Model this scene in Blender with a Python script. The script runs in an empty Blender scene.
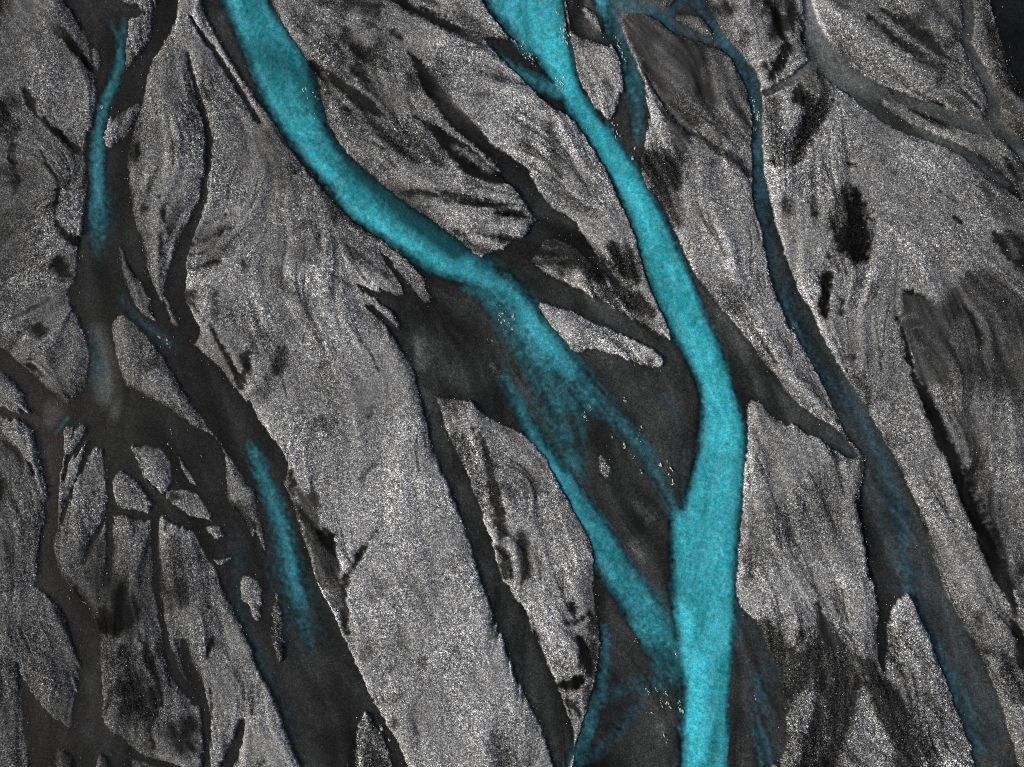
import math
import numpy as np
FW, FH = 1024, 767
RNG = np.random.default_rng(7)

# ---------------------------------------------------------------- survey data
# Points are surveyed on a 4 x 4 sheet grid (A..D across, 0..3 down), quarter units.
def pts(s):
    ox = oy = 0.0
    out = []
    for t in s.split():
        if t[0] in 'ABCD':
            ox = 256.0 * 'ABCD'.index(t[0]); oy = (0, 192, 384, 575)[int(t[1])]
            continue
        v = [float(q) / 4.0 for q in t.split(',')]
        v[0] += ox; v[1] += oy
        out.append(v)
    return np.array(out)

def smooth_line(p, n=2):
    for _ in range(n):
        q = [p[0]]
        for a, b in zip(p[:-1], p[1:]):
            q.append(0.75 * a + 0.25 * b); q.append(0.25 * a + 0.75 * b)
        q.append(p[-1]); p = np.array(q)
    return p

def smooth_loop(p, n=2):
    for _ in range(n):
        nx = np.roll(p, -1, 0)
        q = np.empty((2 * len(p), p.shape[1])); q[0::2] = 0.75 * p + 0.25 * nx; q[1::2] = 0.25 * p + 0.75 * nx
        p = q
    return p

# open channels: + adds ground below the water line, - puts an island back
WET = [
 # left braided system
 ('+P', 'A0 250,-60 255,0 300,60 330,110 355,170 362,240 378,290 382,330 380,390 372,440 362,500 347,560 332,605 340,650 352,700 A1 350,0 340,60 328,140 318,190 314,250 305,330 300,360 270,395 272,430 300,480 330,540 347,600 358,660 358,720 A2 345,10 310,62 270,85 300,140 430,120 510,20 A1 490,740 470,680 455,600 445,540 458,508 500,487 560,520 650,600 700,560 650,440 600,350 585,280 578,215 545,140 530,60 520,0 A0 515,700 510,660 522,590 540,510 562,440 580,370 590,310 600,260 640,200 685,130 702,50 705,-60'),
 ('-P', 'A0 480,-80 613,-80 612,30 600,52 575,48 548,14 520,20 490,8 470,-20'),
 ('-P', 'A0 518,78 560,62 612,54 606,130 576,200 522,258 498,280 502,200 512,120'),
 ('-P', 'A0 445,470 500,440 565,405 552,470 522,530 470,565 432,600 419,560 424,500'),
 ('-P', 'A0 372,190 392,200 400,240 394,290 380,270 370,230'),
 ('-P', 'A1 478,205 500,255 530,320 570,368 592,420 612,480 632,518 592,502 545,462 527,420 512,370 492,318 480,260'),
 ('+S', 'A0 765,70,10 830,170,20 880,240,24 940,330,22 1000,430,20 1035,490,18'),
 ('+S', 'A0 750,215,12 765,280,16 790,370,18 825,480,20 842,600,26 830,680,30 820,767,34 A1 818,20,36 790,80,50 755,180,62 725,260,66 705,340,80 695,420,92 704,480,110 740,560,120'),
 ('+S', 'A1 470,440,60 520,480,40 600,552,55 680,620,90 760,690,150 830,780,175 A2 900,110,180 980,220,190 1060,340,190'),
 ('-P', 'A1 648,410 660,420 690,490 718,540 705,545 675,490'),
 ('+S', 'A1 -60,610,70 -10,660,75 60,720,80 130,780,85 A2 150,60,100 230,130,130'),
 ('+S', 'A2 -40,100,30 0,108,34 60,125,46 140,150,60 210,170,100'),
 ('+S', 'A2 215,150,150 215,230,140 212,300,115 210,350,90 212,450,52 210,530,50 203,620,78 195,700,88 190,790,95'),
 # central left junction and its islands
 ('+P', 'A2 265,90 310,62 345,10 500,0 570,40 640,70 700,112 760,160 830,192 880,230 905,290 905,460 940,510 980,560 1020,610 1080,720 1130,830 1000,830 900,790 860,740 800,650 770,590 700,562 640,526 600,560 520,542 440,530 400,560 330,520 250,560 235,540 240,400 262,280'),
 ('-P', 'A2 270,168 300,188 350,163 346,200 312,240 276,284 264,230'),
 ('-P', 'A2 346,222 350,240 325,310 296,390 260,480 240,545 236,480 256,400 284,310 312,268'),
 ('-P', 'A2 388,243 405,270 416,350 432,440 426,500 400,570 330,680 300,790 250,790 222,690 224,610 262,540 300,420 345,320 366,265'),
 ('-P', 'A2 490,343 520,370 570,420 612,480 622,512 580,512 520,500 478,490 458,430 454,368'),
 ('-P', 'A2 528,244 580,255 650,260 682,320 686,400 662,442 625,430 600,400 572,350 548,290'),
 ('-P', 'A2 660,430 720,424 780,435 822,490 854,548 790,532 720,502 680,470'),
 ('-P', 'A2 455,525 530,540 605,565 612,640 618,790 448,790 450,640'),
 ('-P', 'A2 640,528 700,570 770,590 800,650 866,790 636,790 628,640'),
 ('-P', 'A2 818,570 880,568 902,610 872,626 840,606'),
 ('-P', 'A2 708,280 740,330 792,402 770,406 730,350'),
 ('-P', 'A2 845,690 870,712 895,700 925,690 932,735 900,725 865,728'),
 ('-P', 'A2 905,290 950,340 1000,430 1022,500 1040,560 1060,670 1015,620 980,560 940,510 905,460'),
 ('+S', 'A2 545,290,10 590,390,14 640,440,12'),
 ('+S', 'A2 620,500,40 618,600,30 625,700,26 630,767,28 A3 625,30,28 645,150,24 665,270,28 690,370,40 740,460,44 790,510,40'),
 ('+S', 'A2 440,480,36 440,600,26 436,767,20'),
 ('+S', 'A2 420,540,16 370,640,14 330,720,12'),
 ('+S', 'A2 0,220,8 60,260,14 110,310,18 140,360,20'),
 ('+P', 'A3 135,-30 160,50 220,110 262,170 300,260 320,320 315,380 300,500 290,570 275,622 255,606 200,560 140,480 88,410 68,325 76,420 92,520 102,640 115,767 120,830 540,830 530,740 490,690 455,640 412,580 416,500 406,420 405,330 402,260 388,190 340,120 290,60 245,0 240,-30'),
 ('-P', 'A3 240,690 300,716 306,767 308,840 170,840 190,767 205,720'),
 ('-P', 'A3 400,714 440,745 462,800 480,840 370,840 384,767'),
 ('+S', 'A3 470,660,40 530,720,36 620,755,24 720,770,20'),
 ('+S', 'A3 735,270,26 745,340,36 780,430,50 815,520,46 825,620,46 828,700,46 830,800,48'),
 ('+S', 'A3 970,580,16 950,660,40 915,750,44 895,810,44'),
 ('+P', 'A3 865,-20 890,60 940,150 990,250 1005,310 B3 0,370 40,430 80,520 110,600 140,680 180,767 200,830 650,830 610,767 550,640 480,520 430,420 370,290 330,190 270,80 232,0 B2 210,690 170,560 130,430 80,340 40,230 0,110 -40,40 A2 930,250 1010,380 1050,600'),
 ('-P', 'A3 965,10 985,0 1023,20 1045,60 1040,110 1020,140 990,120 960,100'),
 ('-P', 'B2 -5,470 12,520 30,600 44,672 30,668 12,610 -10,560'),
 ('-P', 'B3 -30,20 0,30 14,70 20,130 8,200 -30,150'),
 ('-P', 'B3 80,60 95,150 110,260 108,340 92,370 78,320 66,260 60,200 75,130'),
 ('-P', 'B3 440,540 490,610 520,690 545,780 560,840 380,840 395,740 400,640 420,580'),
 # main turquoise river
 ('+P', 'A0 790,-60 800,0 830,80 890,190 950,290 1000,360 B0 0,400 60,470 110,550 160,630 230,720 B1 272,0 350,80 440,150 540,220 620,280 665,330 690,390 705,445 650,425 600,352 545,290 508,235 488,228 530,300 572,365 592,420 540,405 470,383 395,358 425,402 485,445 545,485 578,515 582,562 560,540 520,490 460,450 410,445 480,500 540,570 590,630 620,690 640,740 B2 650,20 668,100 692,220 740,350 790,470 840,600 880,720 B3 895,20 930,110 960,220 1005,315 C3 0,390 40,460 90,560 140,680 190,830 C3 250,830 250,640 240,600 214,540 192,450 160,390 110,290 80,200 40,120 0,60 B2 975,767 960,680 930,570 890,480 850,370 800,260 760,200 745,140 730,70 700,40 740,60 860,60 890,112 960,150 1023,182 C2 60,215 130,290 190,400 240,490 290,580 330,670 C3 325,60 330,130 350,190 355,290 330,430 300,560 250,700 235,767 230,830 1100,830 1100,480 1010,250 C3 1000,200 920,140 895,60 C2 905,700 915,590 926,480 940,350 945,200 938,60 1000,70 1030,130 D2 0,130 100,168 200,222 300,290 370,300 300,200 200,130 110,76 60,20 C2 1060,-40 C1 1000,690 930,570 850,480 760,370 700,280 640,120 570,0 C0 540,767 510,655 540,560 552,470 545,400 520,300 470,190 440,120 430,60 540,50 640,130 760,168 830,190 880,240 925,310 945,380 962,450 960,560 962,650 965,767 C1 960,30 988,130 1012,230 D1 0,330 40,430 80,530 140,610 180,690 D2 222,0 260,100 300,180 360,260 392,310 384,370 366,440 380,540 400,660 D2 415,767 D3 430,60 440,150 432,300 450,380 480,420 470,200 520,100 560,80 600,170 660,290 720,430 760,560 800,680 850,830 1040,830 1010,767 970,650 940,540 900,430 850,320 790,200 730,110 690,0 D2 650,620 610,510 560,400 510,300 450,200 400,100 330,0 D1 300,720 260,650 210,570 180,490 130,410 90,310 50,200 15,60 0,-20 C0 1010,700 1005,600 1000,480 1005,400 990,310 940,240 880,180 840,120 800,60 770,-60 340,-60 360,80 372,150 420,200 440,260 442,330 434,400 400,455 382,482 330,420 290,360 262,290 246,220 235,150 220,60 210,-60 B0 870,-60 930,60 1020,150 C0 60,200 20,170 B0 960,140 900,150 960,220 C0 0,285 60,330 120,400 160,440 215,450 250,490 300,560 350,630 390,710 C1 425,30 470,120 502,220 530,330 580,450 630,560 640,600 540,570 400,505 280,450 130,360 60,290 0,330 B1 950,290 900,260 840,215 740,140 640,70 545,0 B0 450,690 370,620 310,540 280,470 262,400 260,330 220,270 170,190 110,100 55,0 40,-60'),
 # centre delta bars
 ('-P', 'C1 95,438 170,460 280,490 420,560 520,610 590,652 604,690 560,704 480,680 380,640 310,612 262,655 200,585 140,522'),
 ('-P', 'C2 350,280 372,300 400,350 385,380 360,372 352,330'),
 ('-P', 'C0 640,62 700,55 760,70 800,118 808,150 740,132 690,102'),
 ('-P', 'C0 768,178 850,200 900,270 940,350 952,445 900,372 850,300 800,222'),
 ('-P', 'C0 570,-40 660,-40 640,20 600,24 565,8'),
 ('+S', 'C0 540,300,6 580,380,8 640,460,14 690,500,24 725,535,18'),
 ('+P', 'C0 205,-60 360,-60 364,60 376,150 405,195 360,178 300,158 240,144 222,60'),
 ('-P', 'C0 275,25 330,50 352,90 366,138 345,120 318,90 285,60'),
 # tributary joining under the black pool
 ('+S', 'B1 930,280,60 980,270,90 C1 20,300,120 100,370,105 250,430,96 400,505,84 520,572,76 620,628,80 720,720,90'),
 ('+P', 'B1 930,290 985,235 1023,195 C1 40,190 80,120 120,90 200,78 262,125 300,200 345,262 400,330 440,370 420,380 370,325 330,300 280,240 210,200 150,180 110,220 70,280 40,310 0,330'),
 ('+S', 'B0 1000,660,70 1040,710,85 C0 50,740,80 C1 90,40,76 140,95,80'),
 # slack water right of the sheet
 ('+P', 'D0 862,-60 895,20 920,120 950,230 990,310 1023,370 1100,430 1100,-60'),
 ('+S', 'D0 145,-50,44 160,20,50 178,80,66 190,150,86 212,220,120 280,285,110 350,340,105 420,390,90'),
 ('+S', 'D0 400,340,60 470,370,50 560,400,44 680,445,46 780,495,60 880,515,50'),
 ('+S', 'D0 380,390,60 500,490,56 640,545,36 760,595,40 860,655,48 930,715,42 985,765,26 1015,800,8'),
 ('+S', 'D0 200,240,50 130,300,40 60,338,36 -10,372,26'),
 ('+S', 'D0 785,-50,40 802,50,44 805,110,44 790,180,36 840,260,46 890,350,46 910,430,56 892,490,60 960,540,56 1010,590,50 1040,660,40'),
]

# tone patches of the dry ground: shape, points, tone(0-255), edge softness px, strength, speckle
TONES = [
 # sheet A
 ('S','A0 130,20,18 180,50,30 230,110,36 280,170,36 320,220,26 375,285,16',34,1.2,1,.3),
 ('S','A0 105,360,20 130,410,46 145,455,28 200,510,22 270,570,24 330,612,26',36,1.2,1,.3),
 ('S','A0 70,520,14 50,620,26 60,690,30 72,767,24',44,3,.8,.6),
 ('S','A0 175,610,16 195,670,22 250,720,30 A1 225,90,14 248,150,26 290,192,40 316,200,44',36,1.5,1,.3),
 ('S','A0 0,10,200 200,60,160',88,18,.6,1),
 ('S','A0 20,330,70 40,240,40',70,8,.5,1),
 ('S','A0 690,340,50 660,420,90 650,500,60',66,9,.7,1),
 ('S','A0 735,590,50 690,600,30',60,7,.7,1),
 ('S','A0 545,590,30 535,660,20',40,3,.9,.5),
 ('S','A0 850,340,30 870,300,20',72,6,.6,1),
 ('S','A0 520,700,90 560,740,80 700,640,60 620,330,40',112,8,.5,1),
 ('S','A0 480,470,50 520,420,30',48,4,.7,.8),
 ('S','A1 0,30,120 60,100,90',80,14,.6,1),
 ('S','A1 240,290,50 260,330,50',42,4,.95,.4),
 ('S','A1 130,550,30 165,555,70 190,570,40',40,4,.95,.4),
 ('S','A1 130,650,30 118,700,44 150,740,30',44,4,.9,.5),
 ('S','A1 -10,555,28 100,490,26 200,425,24 270,385,20',112,3,.7,.6),
 ('S','A1 60,505,16 150,455,18 260,395,18',66,3,.7,.5),
 ('S','A1 20,590,60 60,610,30',64,6,.7,.8),
 ('S','A1 645,20,20 655,80,22 680,160,12',40,3,.9,.5),
 ('S','A1 650,170,12 650,240,16',40,3,.9,.4),
 ('S','A1 700,130,40 720,60,40',66,5,.7,.7),
 ('S','A1 575,10,20 580,70,22',46,4,.8,.6),
 ('S','A1 560,270,40 580,300,30',50,4,.8,1.2),
 ('S','A1 590,460,10 615,490,12',36,2,.9,.3),
 ('S','A1 845,540,12 890,620,22 930,700,28 965,775,28',38,2,.95,.4),
 ('S','A1 1015,590,22 990,690,36 970,770,30',44,3,.9,.6),
 ('S','A1 870,400,14 875,520,12',56,4,.7,.6),
 ('S','A1 745,420,60 775,400,30',38,3,.9,.4),
 ('S','A1 830,180,110 900,140,60',66,9,.55,.8),
 ('S','A1 800,290,60 960,200,40',74,8,.5,.8),
 ('S','A1 970,260,30 985,300,30',48,5,.7,.6),
 ('S','A1 760,380,26 850,350,24 940,270,30 1040,190,30',128,4,.7,.6),
 ('S','A1 800,130,16 900,95,22 1030,50,22',122,4,.6,.6),
 ('S','A1 940,480,120 1000,560,80',72,10,.5,.9),
 ('S','A1 530,650,80 600,640,50 560,700,60',70,9,.6,1.1),
 ('S','A1 760,480,20 800,540,30 860,650,40 900,730,30',118,3,.6,1),
 ('P','A2 -20,360 20,370 30,440 0,470 -30,470',34,6,.9,.3),
 ('S','A2 60,520,120 110,640,90',66,10,.6,1.3),
 ('S','A2 200,40,60 280,30,60 240,70,30',60,7,.6,1.1),
 ('S','A2 330,640,60 380,700,70 400,620,40',66,7,.8,.8),
 ('S','A2 520,740,60 500,700,40',62,9,.6,1),
 ('S','A2 700,640,60 720,720,100 760,700,60',56,9,.8,1.1),
 ('S','A2 280,600,14 310,580,16',62,4,.6,.6),
 ('S','A2 690,450,10 760,450,8',62,2,.7,.5),
 ('S','A2 960,500,60 1000,570,50',44,5,.8,.8),
 ('S','A3 400,-10,90 480,60,110 510,170,90 450,180,70',50,8,.85,.7),
 ('S','A3 430,180,80 500,200,80',38,7,.8,.5),
 ('S','A3 690,-20,60 760,60,110 720,100,60',52,9,.8,1),
 ('S','A3 840,300,30 860,240,26 880,290,20',38,3,.9,.4),
 ('S','A3 840,560,18 850,520,14',40,3,.9,.4),
 ('S','A3 500,350,80 560,330,70 590,400,60',54,8,.8,1),
 ('S','A3 520,540,60 560,500,60 640,450,50 600,560,40',44,6,.85,.8),
 ('S','A3 760,600,90 720,690,60 790,690,60 690,620,60',38,7,.9,.5),
 ('S','A3 180,380,110 230,400,60',62,10,.6,1.2),
 ('S','A3 270,400,22 260,450,20',50,4,.7,.8),
 ('S','A3 560,620,120 640,680,90 640,600,60',68,10,.6,.8),
 ('S','A3 30,520,140 40,700,110',76,16,.6,1),
 ('S','A3 130,40,60 60,120,90',96,12,.5,1),
 ('S','A3 930,300,120 960,450,120 900,560,80',98,14,.6,1),
 ('S','A3 640,740,60 780,750,30',70,6,.5,.6),
 # sheet B
 ('S','B0 30,560,60 90,650,70 120,740,60',62,8,.7,.6),
 ('S','B0 5,490,30 10,520,20',60,5,.7,.5),
 ('S','B0 370,20,60 350,60,60 320,40,40',50,7,.8,.9),
 ('S','B0 450,30,80 500,30,60 420,10,50',50,6,.8,.9),
 ('S','B0 370,130,50 400,190,50 430,220,60',44,6,.8,.9),
 ('S','B0 400,60,36 385,150,30 440,150,30',104,5,.7,.5),
 ('S','B0 500,170,60 470,250,50 520,210,30',48,6,.7,1),
 ('S','B0 545,140,30 570,155,24',46,4,.8,.8),
 ('S','B0 280,180,60 230,230,40 300,230,50',70,6,.7,1.5),
 ('S','B0 390,280,30 430,320,44 455,370,30',42,4,.9,.7),
 ('S','B0 550,330,16 570,400,18 560,370,20',60,6,.6,.8),
 ('S','B0 220,265,36 300,310,40 370,360,46 430,410,62 480,440,46 530,480,28',38,1.5,1,.4),
 ('S','B0 330,435,10 400,440,14 440,450,20',44,2,.9,.4),
 ('S','B0 455,470,14 500,530,34 560,590,36 640,640,24',44,3,.9,.9),
 ('S','B0 530,480,40 600,540,110 700,600,130 740,640,60',62,5,.85,1.7),
 ('S','B0 610,215,14 650,260,40 690,330,62 740,400,78 790,460,78 850,520,72 920,590,64 1000,655,64 1050,700,90',34,1.3,1,.2),
 ('S','B0 640,475,14 700,510,28 770,570,72 830,630,96 900,690,80 960,715,56 1030,720,60',34,1.3,1,.2),
 ('S','B0 800,590,20 880,640,24 940,690,16',96,3,.8,1.2),
 ('S','B0 620,380,50 600,440,40',74,7,.6,.9),
 ('S','B0 545,-10,22 620,40,32 700,72,40 780,112,40 860,152,30 905,195,20',36,1.5,1,.3),
 ('S','B0 680,0,30 720,20,24',50,4,.8,.6),
 ('S','B0 800,20,40 880,120,70 960,160,60 1010,140,40',60,6,.8,.9),
 ('S','B0 940,150,16 985,165,16',112,2,.8,1.3),
 ('S','B0 975,305,26 970,310,20',50,4,.7,.6),
 ('S','B0 420,570,160 480,640,120',92,14,.5,.9),
 ('S','B0 890,260,200 850,380,160',118,24,.5,1),
 ('S','B0 880,420,40 900,390,50',84,8,.5,.8),
 ('S','B1 560,-10,20 650,40,50 690,60,40',62,5,.7,1),
 ('S','B1 600,0,20 700,5,30 800,25,40 900,45,38 1000,70,34 1060,90,30',44,3,.85,.7),
 ('S','B1 800,165,20 900,165,26 960,180,26 1040,190,36',46,3,.85,.8),
 ('S','B1 840,210,40 930,240,40',60,4,.7,1.2),
 ('S','B1 880,120,14 1010,130,16',70,4,.6,.9),
 ('S','B1 180,240,80 260,220,60 420,220,60 480,270,40',76,8,.6,.9),
 ('S','B1 70,30,50 80,200,60',88,10,.4,1),
 ('S','B1 110,640,36 90,710,54 60,740,30',44,4,.8,1),
 ('S','B1 80,320,40 130,400,50 220,440,60 200,520,50',68,7,.6,1),
 ('S','B1 10,580,20 5,660,20',44,4,.8,.6),
 ('S','B1 680,620,60 720,680,60 740,610,40',92,6,.75,1.3),
 ('S','B1 950,690,16 980,740,14',96,3,.8,.9),
 ('S','B1 400,450,60 480,495,40 555,530,40',120,4,.5,.8),
 ('S','B2 60,10,40 30,60,40 20,40,60',66,6,.7,1),
 ('S','B2 460,95,12 460,140,14',50,3,.8,.5),
 ('S','B2 320,140,8 280,240,10',84,4,.6,.7),
 ('S','B2 490,300,8 420,385,12',70,3,.7,.6),
 ('P','B2 150,370 175,430 205,440 238,408 256,470 258,570 310,590 322,680 350,767 350,830 260,830 225,700 185,560 160,460',58,2,.95,.5),
 ('P','B2 262,575 290,610 330,585 316,640 320,700 290,650 240,600',32,2.5,.95,.3),
 ('S','B2 140,360,20 150,440,16',40,2.5,.9,.4),
 ('S','B2 485,590,14 430,660,24 380,740,26 B3 372,0,26 352,60,40 355,150,44 360,230,28',42,2,.95,.5),
 ('S','B3 300,20,60 330,120,50',56,4,.8,.6),
 ('S','B2 750,80,80 800,100,100 860,60,60',90,7,.7,1.4),
 ('S','B2 800,240,80 850,340,80 880,430,60 910,520,40',62,5,.85,1.6),
 ('S','B2 880,180,30 920,260,44 945,380,60 962,480,50 985,620,56 1000,767,50',42,3.5,.9,.7),
 ('S','B2 890,290,30 910,380,20',104,4,.7,1.2),
 ('S','B3 580,20,40 590,200,40 570,330,30',98,8,.5,1.1),
 ('S','B3 660,60,120 640,300,150 720,160,90',102,16,.5,1),
 ('S','B3 500,40,60 460,90,30',88,6,.5,.8),
 ('S','B3 430,320,30 440,280,22',66,4,.6,.6),
 ('S','B3 560,580,20 545,610,20',54,4,.7,.8),
 ('S','B3 650,560,40 610,680,50',96,8,.5,1),
 ('S','B3 960,640,50 990,740,80',66,8,.7,1.2),
 ('S','B3 945,200,14 955,240,14',60,3,.7,.5),
 ('S','B3 35,740,20 30,750,16',36,2.5,.9,.3),
 # sheet C
 ('S','C0 60,550,50 90,640,60 50,520,40',72,7,.7,.9),
 ('S','C0 150,500,40 160,600,40 190,700,50',60,6,.75,1),
 ('S','C0 310,640,60 330,740,70',82,9,.5,1),
 ('S','C0 130,480,12 100,560,10 110,640,10',118,3,.6,.7),
 ('S','C0 170,450,60 120,420,40',76,5,.6,1.2),
 ('S','C0 380,340,30 400,350,20',60,4,.7,.6),
 ('S','C0 290,230,60 300,330,50',118,8,.5,.9),
 ('S','C0 330,80,50 360,120,40 300,60,50',88,4,.7,1.1),
 ('S','C0 250,30,70 290,110,90 330,160,60',62,6,.8,.8),
 ('S','C0 560,300,90 640,400,120 700,480,90',84,6,.85,.8),
 ('S','C0 560,560,50 540,470,30 600,600,60',104,8,.5,1.2),
 ('P','C0 590,430 640,470 720,545 700,600 680,640 640,560 600,480',66,3,.9,.5),
 ('S','C0 620,700,160 560,680,80 680,640,80',56,8,.75,1.4),
 ('P','C0 425,70 480,50 540,55 640,130 760,172 830,190 770,205 795,270 850,350 845,395 820,430 760,470 720,540 640,460 560,330 470,190',58,6,.92,.25),
 ('S','C0 800,240,70 870,330,70 900,420,50',66,7,.75,.7),
 ('S','C0 700,420,90 790,470,70 840,520,50',62,8,.75,.9),
 ('S','C0 640,330,60 720,420,60',64,8,.6,.6),
 ('S','C0 590,190,60 640,280,70 700,350,60',80,8,.6,.4),
 ('S','C0 660,230,24 740,320,34 820,375,24',56,5,.6,.3),
 ('S','C0 790,290,60 870,400,70 920,480,50',78,6,.8,.9),
 ('S','C0 860,420,20 920,500,40 950,560,30',60,4,.8,.5),
 ('S','C0 850,560,40 830,500,50',72,5,.7,.9),
 ('S','C0 740,540,16 800,590,24 880,640,26 945,700,26',50,3,.8,.9),
 ('S','C0 840,40,60 860,50,40',54,5,.8,.8),
 ('S','C0 940,140,40 920,170,30',66,6,.7,1.3),
 ('S','C0 1005,20,20 1015,60,20',44,4,.8,.5),
 ('S','C0 1005,270,40 1020,280,40',38,4,.9,.4),
 ('S','C1 70,230,90 160,240,120 250,230,120 200,310,60',50,6,.85,.9),
 ('S','C1 300,10,60 350,120,60 250,40,50',84,6,.6,1.2),
 ('S','C1 420,210,40 450,260,90 490,320,50',54,6,.8,1.2),
 ('S','C1 340,340,60 300,360,40',54,6,.8,.9),
 ('S','C1 430,400,60 520,440,60 560,470,40',56,5,.8,1.4),
 ('S','C1 350,410,60 440,470,60 520,520,40',84,5,.6,1.2),
 ('S','C1 620,50,80 600,20,60 650,100,40',54,7,.8,1.2),
 ('S','C1 720,60,30 790,130,30 810,200,30',74,6,.6,1),
 ('S','C1 870,400,90 930,440,80 900,460,60',62,7,.75,1.3),
 ('S','C1 780,330,40 870,430,40 960,500,60',92,6,.5,1.2),
 ('S','C1 1000,600,60 1010,680,50',84,7,.6,1.5),
 ('S','C1 880,280,160 760,200,80',122,16,.5,1),
 ('S','C1 560,680,40 580,650,36',56,4,.8,1.3),
 ('S','C1 260,620,50 300,590,50',76,4,.7,1.2),
 ('S','C2 110,330,40 112,430,44 120,370,30',66,7,.7,.7),
 ('S','C2 85,360,30 60,420,30',92,6,.5,.9),
 ('S','C2 40,610,40 45,700,50 60,760,30',50,5,.8,.8),
 ('S','C2 230,560,20 235,620,20',92,5,.5,.8),
 ('S','C3 45,20,24 40,-20,20',56,4,.7,.5),
 ('S','C3 235,100,20 240,135,46 250,150,30',32,2.5,.95,.5),
 ('S','C3 310,155,18 260,185,18 215,195,16',36,2.5,.9,.4),
 ('S','C3 275,260,30 290,320,66 300,380,50 320,400,24',32,2.5,1,.3),
 ('S','C3 195,440,24 230,445,46 270,420,40',32,2.5,1,.3),
 ('S','C3 235,510,22 265,545,34 275,560,24',42,3,.9,.6),
 ('P','C3 320,150 345,180 350,290 330,410 300,560 285,570 290,480 310,430 330,330 290,270 300,190',58,3,.8,1.2),
 ('S','C2 1000,600,80 960,700,80',96,9,.5,1.2),
 ('S','C2 960,500,20 960,640,30 950,760,30',60,5,.6,1.4),
 # sheet D
 ('S','D0 60,20,80 110,60,50 40,90,60 20,150,40',48,6,.85,.6),
 ('S','D0 120,60,20 140,120,26 150,160,22',32,2.5,.95,.3),
 ('S','D0 70,190,40 50,250,50 10,295,40 20,330,20',36,3,.95,.6),
 ('S','D0 460,45,18 520,90,40 590,130,54 680,210,44 725,245,20',40,2.5,.9,.4),
 ('S','D0 560,90,60 600,90,60',54,6,.7,.6),
 ('S','D0 400,70,14 500,150,32 580,210,52 655,268,36',44,2.5,.9,.6),
 ('S','D0 620,402,8 690,422,16',36,1.5,.95,.3),
 ('S','D0 640,330,10 720,390,24 790,460,30',56,3,.7,.6),
 ('S','D0 780,370,10 830,415,20 862,440,14',34,1.5,.95,.4),
 ('S','D0 880,440,26 880,490,30',34,2,.95,.4),
 ('S','D0 640,0,20 700,50,24 760,120,20',66,4,.7,.7),
 ('S','D0 250,-10,20 310,30,30',60,4,.6,.6),
 ('S','D0 255,205,18 290,225,16',42,2.5,.9,.5),
 ('P','D0 880,-20 890,120 920,260 960,380 1000,450 1060,480 1060,640 1000,540 940,440 880,250 850,130 840,0',62,6,.7,1.1),
 ('S','D0 880,120,50 930,240,60 1000,370,50',46,5,.7,1.2),
 ('S','D0 520,430,60 650,480,60 720,500,40',70,5,.7,.8),
 ('S','D0 560,440,14 700,490,14',42,3,.7,.6),
 ('S','D0 900,570,60 950,640,60',112,6,.6,.9),
 ('S','D0 945,640,10 985,690,14 1000,720,16',40,2.5,.8,.4),
 ('S','D0 820,700,14 870,760,18',56,4,.7,.5),
 ('S','D0 130,340,24 110,390,46 140,410,40',44,3,.9,.4),
 ('S','D0 190,300,70 130,330,40 200,360,40',74,6,.8,.6),
 ('S','D0 230,370,30 215,440,80 150,520,70 110,610,44',48,5,.85,1.5),
 ('S','D0 20,580,60 60,660,80 30,500,60',62,8,.7,1.6),
 ('S','D0 15,650,22 18,665,20',32,2,.95,.3),
 ('S','D0 200,690,70 130,740,80',76,8,.6,1.5),
 ('S','D0 320,655,14 335,660,12',36,2,.9,.4),
 ('S','D0 740,610,20 650,655,18',60,3,.7,.6),
 ('S','D0 930,720,20 935,725,16',40,2.5,.9,.4),
 ('S','D0 500,560,120 650,680,140',120,18,.5,1),
 ('S','D1 300,0,70 290,60,70 270,130,50',50,5,.85,1.5),
 ('P','D1 340,-30 375,0 385,80 400,140 412,205 392,250 398,272 350,304 325,262 272,242 258,170 300,90 320,20',30,4,.97,.9),
 ('P','D1 200,345 256,308 247,420 236,515 205,505 184,455 214,390',30,3,.97,.5),
 ('S','D1 235,260,20 240,290,14',42,3,.8,.5),
 ('S','D1 370,330,24 350,370,24',56,4,.8,.9),
 ('S','D1 290,430,16 290,490,18',48,3,.8,.6),
 ('S','D1 70,40,40 80,70,40',54,5,.8,1),
 ('S','D1 160,40,20 180,90,18',48,4,.8,.7),
 ('S','D1 740,105,16 765,118,16',36,2,.95,.3),
 ('P','D1 870,170 950,145 1040,180 1050,350 985,295 925,245',40,3.5,.95,1),
 ('S','D1 960,200,16 985,260,14',84,3,.7,.7),
 ('S','D1 870,0,20 940,90,20 1010,180,20',62,4,.7,.6),
 ('S','D1 500,80,120 640,60,100 560,220,160',110,20,.5,1),
 ('S','D1 310,660,24 335,662,14',44,2.5,.9,.4),
 ('P','D1 520,470 560,395 640,440 720,420 790,330 880,300 960,390 1060,470 1060,830 600,800 560,650',62,6,.95,.8),
 ('S','D2 680,0,80 760,120,90 830,300,80 890,460,70 960,640,60',72,9,.7,1),
 ('P','D1 545,395 600,410 655,440 690,470 735,440 760,405 740,470 720,620 720,767 600,780 570,680 540,590 510,500 540,490',56,2.5,.97,.35),
 ('P','D1 745,400 790,325 850,310 930,380 1000,480 1070,560 1070,830 760,830 800,700 830,600 800,480',58,9,.95,.8),
 ('S','D1 790,470,14 830,540,30 850,600,24',40,3,.85,.5),
 ('S','D1 770,520,40 785,640,60',84,8,.6,.8),
 ('S','D1 950,450,30 1010,520,30',52,4,.7,.7),
 ('S','D1 550,398,14 620,425,10',32,2,.95,.3),
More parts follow.
